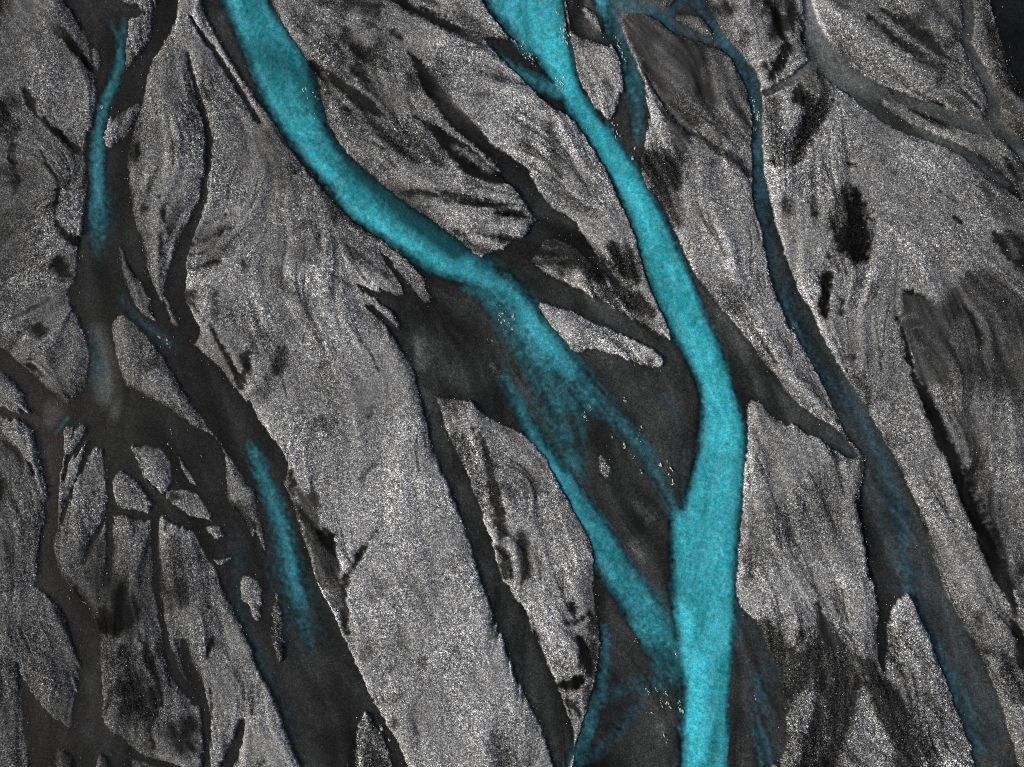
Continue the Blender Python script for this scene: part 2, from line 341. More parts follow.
 ('S','D1 510,505,12 530,550,16 548,610,24 570,690,28 592,767,38 D2 600,0,40 650,110,60 700,220,72 760,340,82 810,460,82 860,580,84 920,720,92 950,800,84',32,1.5,1,.25),  # scarp shadow beside the bright strip, painted as black tone over wet sand
 ('S','D2 680,40,60 720,120,50',78,5,.7,1.2),
 ('S','D2 790,60,70 810,200,70 850,380,70',56,9,.7,.7),
 ('S','D2 860,440,60 890,520,40',56,6,.6,.8),
 ('S','D2 720,110,40 760,240,40 790,320,30',104,4,.7,.7),
 ('S','D2 960,640,60 990,740,80',74,8,.6,1),
 ('S','D2 850,60,120 940,200,150 980,400,100',96,18,.6,1),
 ('S','D2 40,560,160 140,480,160 200,600,160 240,380,80',76,12,.5,1.4),
 ('S','D2 0,200,60 100,260,60 220,300,40',106,8,.5,1),
 ('S','D2 350,440,20 385,540,40 405,640,50 420,767,40',30,1.5,1,.3),
 ('S','D2 160,100,40 240,150,50 300,180,30 220,60,40',86,3,.7,1.2),
 ('S','D2 160,190,20 230,225,26 300,265,26 340,275,14',116,2,.8,1),
 ('S','D2 230,260,20 300,300,30 270,290,14',56,3,.7,1.2),
 ('P','D3 -60,190 0,175 60,238 100,284 130,294 160,262 205,250 198,95 255,200 330,290 385,330 425,325 450,410 350,420 300,450 200,420 140,450 60,540 20,640 -60,660',50,4.5,.9,1.2),
 ('S','D3 195,110,10 215,190,40 260,270,60',46,2.5,.9,.3),
 ('S','D3 330,330,24 370,390,14',74,3,.6,.4),
 ('S','D3 930,0,50 960,100,42 985,190,30 1005,270,40 1010,360,40',38,2.5,.95,.5),
 ('S','D3 960,380,60 1000,460,60 940,330,50',58,6,.75,1.3),
 ('S','D3 830,190,40 850,150,30',52,5,.7,.7),
 ('S','D3 120,270,40 130,240,60',42,4,.85,1.2),
 ('P','D3 -20,420 100,440 200,420 320,410 440,390 520,440 620,640 700,860 -40,860',44,4,.95,1.1),
 ('P','D3 45,640 70,560 130,455 195,440 190,500 165,580 135,680 110,767 60,800 38,720',86,4,.95,1.8),
 ('P','D3 330,600 350,520 372,430 400,470 430,560 470,620 500,700 520,860 270,860 290,720',98,5,.95,1.6),
 ('P','D3 450,250 480,210 520,190 580,180 660,320 720,460 780,620 830,767 840,860 640,860 600,720 570,580 560,480 520,420 470,400',96,3.5,.7,1.8),
 ('S','D3 500,330,24 540,420,30 590,560,30 630,700,40',50,4,.7,1.6),
 ('S','D3 640,480,30 700,600,30 690,720,40',54,4,.7,1.6),
 ('S','D3 480,60,40 500,20,30 450,150,30',60,3.5,.7,1.5),
 ('S','D3 200,480,20 240,560,24 230,680,30 180,740,20',70,4,.55,1.8),
 # stone patches lying in the dark channels
 ('P','B3 60,60 110,160 120,340 90,390 50,260',58,2,1,2.2),
 ('P','B3 420,520 500,600 560,860 360,860 380,640',66,3,1,2.2),
 ('S','A3 440,-20,12 432,100,12 405,210,8',40,2,.9,.4),('S','A3 375,10,7 398,120,9 400,200,6',44,2,.8,.4),('S','A3 300,50,8 330,150,8',44,2,.8,.4),('S','A3 520,20,10 505,120,10 480,200,8',40,2,.85,.5),('S','A3 560,230,10 600,330,12 640,430,14 660,520,10',42,2.5,.85,.6),
 ('S','A3 840,450,8 850,540,12 830,640,8',42,2,.8,.5),('S','A3 150,520,12 175,460,8 200,420,6',44,2.5,.8,.6),('S','A3 420,560,12 450,470,9 500,390,6',44,2.5,.8,.7),('S','A3 620,690,20 600,620,12 640,540,8',42,2.5,.85,.7),
 ('S','A2 20,640,30 60,720,40 40,690,50',50,4,.8,1.2),('S','A2 330,690,8 350,760,10 A3 340,40,8',46,2,.8,.5),
 ('S','C3 60,90,6 70,160,8 110,260,6',60,2,.7,.8),('S','B3 640,620,10 620,540,8 660,470,6',72,3,.6,.8),('S','B3 800,300,8 840,420,10 850,560,8',84,4,.5,.9),
 ('S','C2 960,250,6 1010,380,8 D2 30,480,8 90,600,6 130,680,5',62,2.5,.7,1.3),('S','D2 100,420,8 170,540,10 210,660,8',62,3,.6,1.4),('S','D2 40,330,6 120,400,8 200,520,6',122,3,.5,1),
 # feathered drainage
 ('S','A1 775,210,14 850,180,10 930,140,5',44,2.5,.9,.6),('S','A1 765,255,14 840,240,10 900,215,5',46,2.5,.9,.6),('S','A1 790,150,14 850,110,10 940,90,5',46,2.5,.9,.6),
 ('S','A1 755,310,14 820,300,10 880,280,5',46,2.5,.9,.6),('S','A1 810,100,12 860,60,10 900,20,5',50,2.5,.8,.6),('S','A1 745,430,30 790,470,10 820,520,5',42,2.5,.9,.6),
 ('S','A1 850,240,8 920,190,8 980,120,6',128,2.5,.7,.7),('S','A1 830,150,7 900,120,7 980,95,6',124,2.5,.7,.7),
 ('S','B1 200,260,10 300,330,10 380,380,6',72,3,.7,.8),('S','B1 320,180,12 420,260,16 520,340,12',62,4,.7,.9),('S','B1 250,300,8 330,370,8 400,420,6',128,3,.6,.8),
 ('S','B1 380,150,10 470,240,14 560,330,10',118,3,.6,.9),
 ('S','B1 160,150,14 220,250,14 300,330,12',76,4,.6,1),
 ('S','B0 290,350,8 350,400,8 420,470,8',122,2.5,.6,.8),
 ('S','B0 270,300,20 300,350,16 330,400,12',84,3,.6,.8),
 ('S','B1 640,40,10 760,60,12 900,90,10',120,2.5,.6,.7),('S','B1 720,110,10 840,150,10 960,170,8',116,2.5,.6,.8),
 # dark ground around the pool and beside the bright river
 ('S','C1 100,220,120 190,240,150 280,260,110 340,320,70',40,6,.75,.8),
 ('S','C1 330,400,60 430,450,70 520,500,60 580,560,40',70,4,.6,1.5),
 ('S','C1 120,210,8 160,230,10 200,225,6',88,2,.7,1),('S','C1 90,260,8 140,275,10 220,265,8',84,2,.7,1),('S','C1 180,300,10 250,320,8',80,2,.7,1),
 ('S','C0 560,640,110 640,700,120 600,740,90',40,6,.8,1.4),
 ('S','C1 610,10,70 630,70,50 660,130,30',42,5,.8,1.3),
 ('S','C1 400,230,50 440,290,70 500,350,40',42,4,.8,1.2),
 ('S','C1 480,440,60 560,480,50',46,4,.8,1.4),
 ('S','D0 160,400,60 200,480,80 140,560,60 110,640,40',40,4,.8,1.5),
 ('S','D0 20,420,60 10,520,60 60,600,40',56,6,.7,1.6),
 ('S','D0 210,300,60 240,350,40 170,330,60',70,5,.7,.6),
 ('S','D0 60,90,70 40,150,50 90,40,40',40,4,.8,.6),
 ('S','A3 480,80,70 540,150,90 500,200,60 430,200,50',36,6,.7,.7),
 ('S','A3 560,420,60 520,500,70 600,560,50',42,5,.7,1),
 ('S','A3 720,40,50 760,110,50 690,60,40',40,5,.7,1),
 ('S','A3 850,260,16 830,330,14',36,2.5,.9,.4),
 ('S','C2 375,330,70',84,4,.8,1.5),
 ('S','D3 470,190,60 490,280,60',70,5,.7,1.5),
]

# slumped ribs along the far side of the painted scarp shadow
_g = [(897, 316), (912, 352), (934, 411), (958, 469), (980, 520), (1000, 565), (1010, 600)]
for _k in range(54):
    if RNG.uniform() < .35: continue
    _f = min(1, (_k + RNG.uniform()) / 54) * (len(_g) - 1.001); _i = int(_f); _f -= _i
    _x = _g[_i][0] + (_g[_i + 1][0] - _g[_i][0]) * _f + 3 + _k * .06; _y = _g[_i][1] + (_g[_i + 1][1] - _g[_i][1]) * _f
    _l = 4 + 14 * RNG.uniform() ** 1.5; _a = -.5 + .5 * RNG.uniform()
    _p = [((_x - 768 + _l * q) * 4, (_y + _l * q * _a - 2 * q * q) * 4, w_) for q, w_ in ((0, 9), (.5, 8), (1, 4))]
    TONES.append(('S', 'D0 ' + ' '.join('%.0f,%.0f,%.0f' % p for p in _p), RNG.choice([92, 84, 58, 52]), 2.6, .5, .9))

# tone of the channel beds (black sand unless listed)
BEDS = [
 ('P','A0 240,-60 520,-60 515,120 480,260 400,340 370,200',40,8,.8),
 ('S','A1 400,560,60 415,640,80 420,767,90 A2 430,40,80 455,110,40',84,10,.85),
 ('S','A1 380,250,90 390,420,70',44,10,.8),
 ('S','A2 220,105,80 200,150,50',74,7,.85),
 ('S','A2 700,190,70 800,280,90 860,420,60 920,520,60 960,620,60',48,10,.8),
 ('S','A3 350,420,40 360,560,50 350,640,70',52,9,.8),
 ('S','B2 40,380,110 80,560,120 B3 120,80,130 200,300,120 260,560,120',54,12,.8),
 ('S','A0 860,100,100 1000,330,70 B0 0,350,50',52,8,.7),
 ('P','B1 690,330 720,350 1040,400 1040,800 640,800 600,600 640,520 720,480',50,10,.9),
 ('S','B1 610,520,50 690,500,60 660,460,50',34,8,.8),
 ('S','B1 430,390,40 530,450,50 600,520,40',44,6,.8),
 ('P','C1 -20,600 330,640 700,640 760,767 C2 740,100 640,600 C3 640,200 690,700 690,830 230,830 380,400 330,0 C2 -60,0',52,10,.9),
 ('P','C2 0,-20 70,40 90,220 0,190 -50,160',60,8,.9),
 ('S','B2 690,60,60 720,200,70 800,400,80 880,600,80 940,780,90 C3 0,200,100 80,400,100 150,580,100 220,760,80',52,8,.9),
 ('P','C1 560,-40 640,100 720,280 800,420 950,580 1050,760 C2 1100,100 940,40 880,0 C1 760,440',62,8,.95),
 ('P','C2 1020,-60 D2 0,-40 100,60 300,200 380,300 200,240 0,140 C2 1000,100',60,6,.9),
 ('S','C1 -30,290,110 100,370,105 250,430,96 400,505,90 520,572,80 620,628,80 720,720,90',62,5,.95),
 ('S','C1 120,70,70 250,110,90 320,240,80 410,350,60',52,6,.8),
 ('P','B1 920,290 1000,200 C1 40,180 70,280 0,340',42,6,.8),
 ('P','C0 350,-60 800,-60 900,200 960,420 960,500 860,440 720,560 600,440 520,300 440,150 400,60',70,8,.95),
 ('S','C0 650,230,30 720,310,40 800,360,30',54,8,.7),
 ('S','C0 560,180,60 600,260,50',84,8,.7),
 ('P','C0 430,200 520,280 560,480 510,650 430,560 380,480 440,400',58,8,.9),
 ('P','C0 210,-60 350,-60 370,160 250,140',64,6,.9),
 ('S','D0 145,-50,90 190,150,120 280,285,130 380,350,130 500,420,110 680,445,90 880,515,90',90,4,.95),
 ('S','D0 380,390,90 500,490,86 640,545,70 760,595,70 930,715,80',82,4,.9),
 ('S','D0 200,240,80 130,300,60 60,338,50 -10,372,40',86,4,.9),
 ('S','D0 785,-50,70 805,110,70 790,180,60 840,260,70 910,430,80 960,540,80 1040,660,70',74,5,.9),
 ('P','D0 862,-80 895,20 920,120 950,230 990,310 1023,370 1120,430 1120,-80',20,2,1),
 ('S','C0 900,200,90 970,330,100 985,500,90 C1 985,60,90 1010,200,100 D1 40,350,120 120,550,140 260,740,150 D2 400,250,170 520,560,200 D3 640,80,200 760,350,200 900,700,220',60,8,.9),
 ('P','C3 870,-40 1000,200 D3 60,200 430,350 440,500 0,800 C3 860,800',54,8,.95),
 ('S','C2 500,490,24 555,540,36',88,3,.8),
 ('S','C2 480,640,24 520,700,30',84,3,.7),
 ('S','C2 360,300,30 390,370,24',80,3,.6),
 ('S','B1 650,600,30 665,690,40',84,4,.8),
 ('S','B1 720,600,36 740,680,40 770,730,30',80,4,.7),
 ('S','B1 945,690,14 985,750,10',100,2,.8),
 ('S','B2 660,20,30 760,90,40 700,90,20',80,4,.6),
 ('S','C3 590,620,30 600,680,30',78,4,.5),
 ('S','C3 20,320,12 60,420,14 100,520,14',78,4,.5),
 ('S','D3 60,400,60 100,330,60 40,300,50',66,10,.6),
]

# milky glacier melt: points, amount 0..1, softness px, hue (0 teal .. 1 blue)
SILT = [
 ('S','A0 490,80,14,.2 488,120,22,.9 482,230,28,1 462,310,30,1 425,400,36,1 400,480,36,1 390,560,42,.9 388,640,50,1 390,720,56,1 A1 388,30,54,1 388,110,46,.6 394,190,36,.25 398,280,30,0',.82,4.5,.22),
 ('S','A1 385,-60,110,.3 388,60,120,1 394,180,110,.5 400,300,90,0',.16,9,.4),
 ('S','A0 440,85,10,.4 455,120,12,1 475,160,12,.6',.35,3,.4),
 ('S','A1 366,550,8,.6 378,620,30,1 392,690,44,1 402,767,36,.5 A2 402,40,24,0',.30,6,.15),
 ('S','A1 485,420,20,.7 520,475,22,1 600,548,24,1 675,605,26,1 720,640,20,0',.26,4,.85),
 ('S','A2 272,135,8 250,165,14 225,198,6',.32,2.5,.35),
 ('S','A2 985,215,14,0 1010,270,34,.7 B2 14,330,46,1 44,420,52,1 74,500,58,1 104,590,62,1 132,680,62,1 B3 148,20,64,1 172,100,54,.8 188,180,34,.5 208,270,20,.3 235,350,10,0',.74,6,.1),
 ('S','B2 60,560,60,0 100,680,110,1 B3 150,60,130,1 195,200,120,.7 230,330,90,0',.16,12,.3),
 ('S','A2 940,620,34,.5 960,700,40,1 A3 950,140,34,1 985,220,30,.8 B3 0,280,40,.7 40,380,26,1 90,490,16,1 150,600,14,1 190,670,10,.3',.13,6,.85),
 # main river
 ('P','A0 880,-60 905,40 950,130 1000,240 B0 0,320 60,440 110,520 170,600 240,690 310,760 B1 350,65 440,140 540,205 640,270 700,320 760,345 860,365 1000,420 C1 0,450 80,600 200,780 C1 300,740 190,610 100,490 40,410 B1 960,305 850,235 740,155 640,85 540,5 B0 440,700 360,630 300,545 270,470 250,400 240,330 200,250 150,170 100,100 50,20 30,-60',.92,5.5,.08),
 ('S','B1 900,340,150 1000,420,170 C1 60,560,180 140,660,200 220,780,210 C2 270,60,150',.55,9,.12),
 ('S','C1 30,440,110 130,600,120 230,720,120 300,790,90 C2 340,50,80 420,150,60 520,240,50 580,370,44 620,460,44 660,510,60',.38,7,.45),
 ('P','C1 60,560 140,700 C2 120,40 280,30 300,130 290,240 300,400 240,400 170,270 100,140 80,60',.36,9,.25),
 ('S','C1 -40,660,20,.05 -30,710,30,.3 C2 -10,10,36,.55 30,80,44,.8 75,180,44,1 120,260,50,1 170,340,70,1 230,430,90,1 300,540,110,1 360,640,120,1 430,767,116,1 C3 480,60,124,1 540,170,130,1 590,270,130,1 620,340,100,1 650,420,60,1',.84,5.5,.2),
 ('S','C2 -10,0,10,.2 40,80,22,.6 90,200,30,1 150,300,40,1 200,390,40,1 250,470,44,1',.62,4,.05),
 ('S','C3 560,100,80 600,200,110 620,330,140 610,420,80',.5,9,.2),
 ('P','B0 900,-60 940,40 1010,100 C0 30,130 80,200 130,280 190,360 235,450 290,540 345,620 385,700 C1 420,0 475,110 505,220 540,340 590,460 640,570 690,650 735,740 C2 750,0 760,100 752,230 730,350 692,470 690,520 660,500 640,480 640,600 645,767 C3 640,30 645,120 660,240 678,340 692,450 690,560 682,640 665,830 862,830 858,700 862,550 868,400 882,250 890,130 886,0 C2 900,600 912,480 925,380 930,280 926,180 908,90 880,0 C1 850,680 810,570 760,460 720,350 660,230 600,100 545,0 C0 520,720 490,660 450,600 395,520 345,470 295,400 262,320 240,240 225,160 208,80 190,-60',.98,4.5,.1),
 ('S','C3 680,200,40 700,330,60 720,500,70 720,640,60 700,767,60',1.0,8,.0),
 ('S','B0 900,170,12 950,220,30 1010,265,40 C0 60,310,44 130,345,56 190,370,50',.72,4,.3),
 ('S','B0 960,30,50 1010,70,60 C0 20,130,70 60,190,50',.75,5,.3),
 ('P','B0 900,-40 1023,-40 C0 40,-40 60,100 20,110 B0 1010,100 950,50',.45,6,.35),
 ('S','C0 345,-20,60 385,30,70 405,90,50 425,150,40 445,215,50 470,280,66 490,350,60 500,420,46 505,500,26 498,570,14',.46,6,.35),
 ('S','C0 430,-30,110 500,10,90 560,50,60 620,90,50',.44,9,.55),
 ('S','C0 600,70,50 680,125,44 760,155,34 830,168,30 860,185,30',.24,7,.8),
 ('S','C0 670,10,40 640,40,24 610,60,24',.3,5,.7),
 ('S','C0 720,-30,70 780,40,60 820,110,56 860,180,56 910,240,56 950,310,50 968,400,40 970,500,34 980,600,42 990,700,44 1000,780,46',.40,5,.75),
 ('S','C1 985,-10,40 1005,100,44 1030,220,46 D1 20,300,40 60,430,40 110,540,36 180,680,34 240,767,44',.24,7,.9),
 ('S','C1 985,-10,60 1010,180,80 D1 40,380,110 110,540,120 210,690,130 D2 330,120,140 430,330,150 500,560,160 D3 620,90,160 760,380,180 860,640,190',.07,9,.95),
 ('S','D2 280,0,30 350,100,30 410,210,36 450,310,44 490,410,44 530,520,40 545,620,36 D3 570,70,44 600,140,44',.30,8,.85),
 ('S','D3 620,200,20 680,310,36 730,430,50 780,520,54 820,610,40 850,700,24',.36,7,.7),
 ('S','C2 600,60,24 650,120,26 680,220,26 690,330,26 690,430,40',.14,6,.9),
 ('S','C3 370,210,14 380,260,30 375,340,34 365,430,30 350,490,40 325,550,46 290,640,56 262,720,66 250,790,66',.50,4,.5),
 ('S','C3 350,500,40 420,470,50 500,430,60 560,420,60',.24,7,.75),
 ('S','C3 560,440,40 490,540,50 430,630,50 360,690,40 300,750,40',.20,7,.8),
 ('S','C3 980,420,40 990,520,60 1000,620,70 1015,720,70 D3 0,767,60',.34,6,.75),
 ('S','D3 10,240,110 60,340,100 0,380,120',.10,12,.9),
 ('S','C3 900,60,50 900,160,60 890,300,40',.16,8,.8),
 ('S','B2 1000,0,60 C2 20,80,60',.12,8,.6),
]
# shallows where the milk thins
FADE = [
 ('P','C1 120,650 230,610 330,760 C2 320,100 300,330 260,440 190,300 120,180 60,60',.22,14),
 ('S','C2 250,120,80 320,300,70',.5,9),
 ('S','C3 560,340,120 640,440,100',.5,12),
 ('S','B1 760,400,80 900,520,80',.5,9),
]
# darker, deeper water inside the milky stream
DEEP = [
 ('S','B0 -10,0,200 100,260,220 210,480,220 350,660,220 B1 500,100,240 700,230,260 900,330,240 1010,400,200',.20,8),
 ('S','B0 20,200,90 110,260,110 190,310,90 220,420,60',.62,20),
 ('S','B0 235,300,40 270,430,50 310,540,70 390,650,80 480,740,90 B1 560,40,100 680,130,110 800,230,100',.9,9),
 ('S','B1 900,300,60 980,330,50',.5,8),
 ('S','C0 25,40,30 60,120,26',.4,6),
 ('S','C0 240,460,30 320,560,30 380,660,30 C1 430,60,30 500,200,30 560,380,36 640,540,44 700,660,40',.25,6),
 ('S','C2 860,650,60 880,500,50 900,300,40',.2,8),
 ('S','C3 655,80,40 660,20,40',.55,6),
 ('S','C3 680,380,24 690,470,24 690,560,20',.6,5),
]
BRIGHT = [
 ('S','B0 60,420,60 150,540,70 250,670,70 B1 330,40,70 460,130,70 600,220,70',.5,8),
 ('S','C0 110,60,90 150,200,90 210,340,90',.25,9),
 ('S','C0 440,640,50 490,740,50 C1 520,100,60 590,260,80 660,420,80 760,640,80 C2 820,60,80 840,220,90',.35,9),
 ('S','C3 700,160,60 720,330,90 740,520,80 740,720,80',.7,10),
]
# white water: x,y quarter units, radius, count
FOAM = ['C0 205,130,28,26','C0 215,170,14,12','C0 180,60,14,8','C0 190,330,30,24','C0 205,310,12,8','C0 50,210,34,18','C0 85,240,26,16','C0 45,180,20,8',
 'C0 425,160,26,16','C0 435,205,20,14','C0 455,245,12,7','C0 480,180,16,5','C0 500,230,20,8','C0 970,440,26,20','C0 965,510,16,16','C0 985,470,18,12','C0 968,400,10,5',
 'C0 410,520,30,10','C0 420,550,14,6','C0 480,610,30,8','C0 310,490,20,5','B0 195,365,14,8','B0 215,450,26,10','B0 245,385,16,6','B1 1000,530,30,18','B1 945,600,20,4','B1 985,490,24,8',
 'C1 5,500,14,8','C2 290,130,18,12','C2 310,95,20,6','C2 455,70,16,6','C2 400,215,8,5','C2 450,245,10,7','C2 480,285,26,9','C2 520,180,14,6','C2 515,215,20,6','C2 590,320,12,9','C2 632,345,24,12','C2 645,400,12,8','C2 510,350,10,4',
 'C3 545,465,10,6','C3 580,460,8,6','C3 615,475,12,9','C3 600,510,14,6','C3 550,550,14,5','C3 630,525,12,6','C3 670,520,16,8','C3 680,545,8,6','C3 655,315,8,4','C3 605,640,20,8','C3 500,270,14,6','C3 975,490,8,3',
 'A0 408,428,10,6','A1 672,598,14,9','A1 638,578,8,4','A2 670,235,10,5','A2 685,190,8,3','A2 805,290,8,3','B3 500,612,14,12','B3 535,660,10,5','A3 280,95,8,3','B0 150,80,40,4','C1 620,480,80,5']

# evenly spread gravel without rills
CALM = [
 ('P','B1 180,560 420,500 560,560 640,720 B2 660,100 760,400 880,700 B3 960,240 1100,560 1200,860 640,860 440,400 B2 300,560 250,300 40,120 20,0',.85,10),
 ('P','D0 300,450 520,500 800,640 900,767 D1 860,140 600,330 440,340 420,200',.7,10),
 ('P','D2 350,0 560,0 700,330 860,700 720,760 560,400',.6,6),
 ('P','B0 600,180 820,170 1000,300 1000,560 820,440 700,300',.6,8),
 ('P','A0 10,100 180,140 330,300 320,540 180,470 60,300',.5,8),
]

# prevailing flow lines (whole-sheet units)
FLOW = [[(20,0),(60,60),(90,110)],[(110,0),(98,120),(95,250),(100,400),(60,480),(60,600),(90,700),(88,767)],[(20,130),(60,170)],[(5,230),(40,215),(80,195)],[(0,330),(70,290)],
 [(0,380),(60,420)],[(10,520),(30,640),(28,767)],[(190,40),(205,130),(205,200),(180,270),(200,340),(250,430),(300,600),(380,767)],[(215,40),(300,170),(290,300)],[(240,0),(300,130),(400,230),(480,280),(540,350),(600,430),(660,520)],
 [(250,190),(195,290)],[(256,330),(280,420),(300,500),(340,560)],[(300,320),(350,420),(370,560),(440,767)],[(380,60),(420,140),(500,190),(560,230),(620,290)],[(330,80),(400,130),(470,170),(520,200)],[(400,190),(500,205)],[(380,30),(470,60),(510,70)],
 [(540,0),(570,90),(640,190),(700,330),(730,430),(700,560),(700,767)],[(415,320),(450,480),(500,620),(560,767)],[(520,420),(560,520),(600,600),(660,680)],[(530,620),(560,700)],[(610,20),(630,100),(636,150)],[(640,20),(700,100),(740,150)],
 [(690,0),(740,70),(760,150),(765,220),(800,330),(870,440),(930,560),(1000,767)],[(690,160),(740,260),(800,380)],[(760,420),(800,560),(840,640)],[(810,0),(820,60),(870,110),(940,140),(1024,190)],[(870,0),(960,90),(1010,140)],[(830,100),(800,140),(790,220)],
 [(850,160),(850,300)],[(880,200),(960,250),(1024,330)],[(900,300),(940,420),(1010,600)],[(870,340),(900,420),(960,560),(1010,700)],[(940,280),(980,330),(1010,500),(1024,600)],[(830,620),(880,767)],[(150,510),(170,650),(205,767)],[(110,480),(115,600),(140,700)]]

# coarse dry-ground tone with corner and left-side vignette painted in, 9 across x 7 down
BASE = [[74, 83, 101, 116, 118, 116, 112, 98, 62],
        [80, 91, 105, 112, 118, 118, 112, 110, 78],
        [86, 93, 103, 110, 112, 116, 116, 114, 92],
        [84, 93, 109, 118, 116, 110, 116, 108, 86],
        [72, 83, 113, 122, 118, 116, 116, 108, 92],
        [64, 69, 111, 120, 122, 122, 116, 112, 96],
        [56, 65, 103, 116, 118, 120, 110, 112, 98]]

# ---------------------------------------------------------------- fields
def box1(a, r, ax):
    if r < 1: return a
    p = np.pad(a, [(r + 1, r) if i == ax else (0, 0) for i in (0, 1)], mode='reflect')
    c = np.cumsum(p, ax, dtype=np.float64)
    n = 2 * r + 1
    return ((c[n:] - c[:-n]) if ax == 0 else (c[:, n:] - c[:, :-n])) / n

def blur(a, s):
    r = max(1, int(round(s * 1.0)))
    for _ in range(3 if s >= 1 else 1):
        a = box1(box1(a, r, 0), r, 1)
    return a.astype(np.float32)

def unit(a):
    return ((a - a.mean()) / (a.std() + 1e-9)).astype(np.float32)

def sstep(a, b, x):
    t = np.clip((x - a) / (b - a), 0, 1)
    return t * t * (3 - 2 * t)

def seg_d(X, Y, a, b):
    dx, dy = b[0] - a[0], b[1] - a[1]
    L = dx * dx + dy * dy + 1e-9
    t = np.clip(((X - a[0]) * dx + (Y - a[1]) * dy) / L, 0, 1)
    return np.hypot(X - a[0] - t * dx, Y - a[1] - t * dy), t

class Sheet:
    """distance fields over the surveyed sheet at S samples per unit"""
    def __init__(s, S):
        s.S = S
        s.w, s.h = int(FW * S) + 1, int(FH * S) + 1
        xs = np.linspace(0, FW, s.w, dtype=np.float32); ys = np.linspace(0, FH, s.h, dtype=np.float32)
        s.X0, s.Y0 = np.meshgrid(xs, ys)
        s.xs, s.ys = xs, ys
        def nz(sig): return unit(blur(RNG.standard_normal((s.h, s.w)).astype(np.float32), sig * S))
        s.nz = nz
        a, b = 0.28, 0.25
        s.X = s.X0 + a * nz(5) + b * nz(1.6); s.Y = s.Y0 + a * nz(5) + b * nz(1.6)
    def field(s, kind, txt, m):
        p = pts(txt)
        if kind == 'S':
            p = smooth_line(p, 2); mm = m + p[:, 2].max()
        else:
            p = smooth_loop(p[:, :2], 2); mm = m
        x0, x1 = p[:, 0].min() - mm, p[:, 0].max() + mm; y0, y1 = p[:, 1].min() - mm, p[:, 1].max() + mm
        i0, i1 = np.searchsorted(s.xs, x0), np.searchsorted(s.xs, x1); j0, j1 = np.searchsorted(s.ys, y0), np.searchsorted(s.ys, y1)
        if i1 <= i0 or j1 <= j0: return None
        sl = (slice(j0, j1), slice(i0, i1))
        X, Y = s.X[sl], s.Y[sl]
        d = np.full(X.shape, 1e3, np.float32)
        s.amp = np.ones(X.shape, np.float32)
        if kind == 'S' and p.shape[1] < 4: p = np.concatenate([p, np.full((len(p), 1), 0.25)], 1)
        if kind == 'S':
            for a, b in zip(p[:-1], p[1:]):
                ex0, ex1 = min(a[0], b[0]) - mm, max(a[0], b[0]) + mm; ey0, ey1 = min(a[1], b[1]) - mm, max(a[1], b[1]) + mm
                u0, u1 = np.searchsorted(s.xs, ex0) - i0, np.searchsorted(s.xs, ex1) - i0; v0, v1 = np.searchsorted(s.ys, ey0) - j0, np.searchsorted(s.ys, ey1) - j0
                u0, v0 = max(u0, 0), max(v0, 0)
                if u1 <= u0 or v1 <= v0: continue
                q = (slice(v0, v1), slice(u0, u1))
                e, t = seg_d(X[q], Y[q], a, b)
                e = e - 0.5 * (a[2] + (b[2] - a[2]) * t)
                s.amp[q] = np.where(e < d[q], 4 * (a[3] + (b[3] - a[3]) * t), s.amp[q])
                d[q] = np.minimum(d[q], e)
        else:
            ins = np.zeros(X.shape, bool)
            n = len(p)
            for k in range(n):
                a, b = p[k], p[(k + 1) % n]
                v0, v1 = np.searchsorted(s.ys, min(a[1], b[1]) - 12) - j0, np.searchsorted(s.ys, max(a[1], b[1]) + 12) - j0
                v0, v1 = max(v0, 0), max(v1, 0)
                if v1 > v0:
                    q = slice(v0, v1)
                    if a[1] != b[1]:
                        c = (a[1] > Y[q]) != (b[1] > Y[q])
                        ins[q] ^= c & (X[q] < (b[0] - a[0]) * (Y[q] - a[1]) / (b[1] - a[1]) + a[0])
                ex0, ex1 = min(a[0], b[0]) - m, max(a[0], b[0]) + m; ey0, ey1 = min(a[1], b[1]) - m, max(a[1], b[1]) + m
                u0, u1 = max(np.searchsorted(s.xs, ex0) - i0, 0), np.searchsorted(s.xs, ex1) - i0; v0, v1 = max(np.searchsorted(s.ys, ey0) - j0, 0), np.searchsorted(s.ys, ey1) - j0
                if u1 > u0 and v1 > v0:
                    q = (slice(v0, v1), slice(u0, u1))
                    d[q] = np.minimum(d[q], seg_d(X[q], Y[q], a, b)[0])
            d = np.where(ins, -d, d)
        return sl, d

def bilin(a, x, y):
    h, w = a.shape
    x = np.clip(x, 0, w - 1.001); y = np.clip(y, 0, h - 1.001)
    i = x.astype(np.int32); j = y.astype(np.int32); fx = (x - i).astype(np.float32); fy = (y - j).astype(np.float32)
    return (a[j, i] * (1 - fx) + a[j, i + 1] * fx) * (1 - fy) + (a[j + 1, i] * (1 - fx) + a[j + 1, i + 1] * fx) * fy

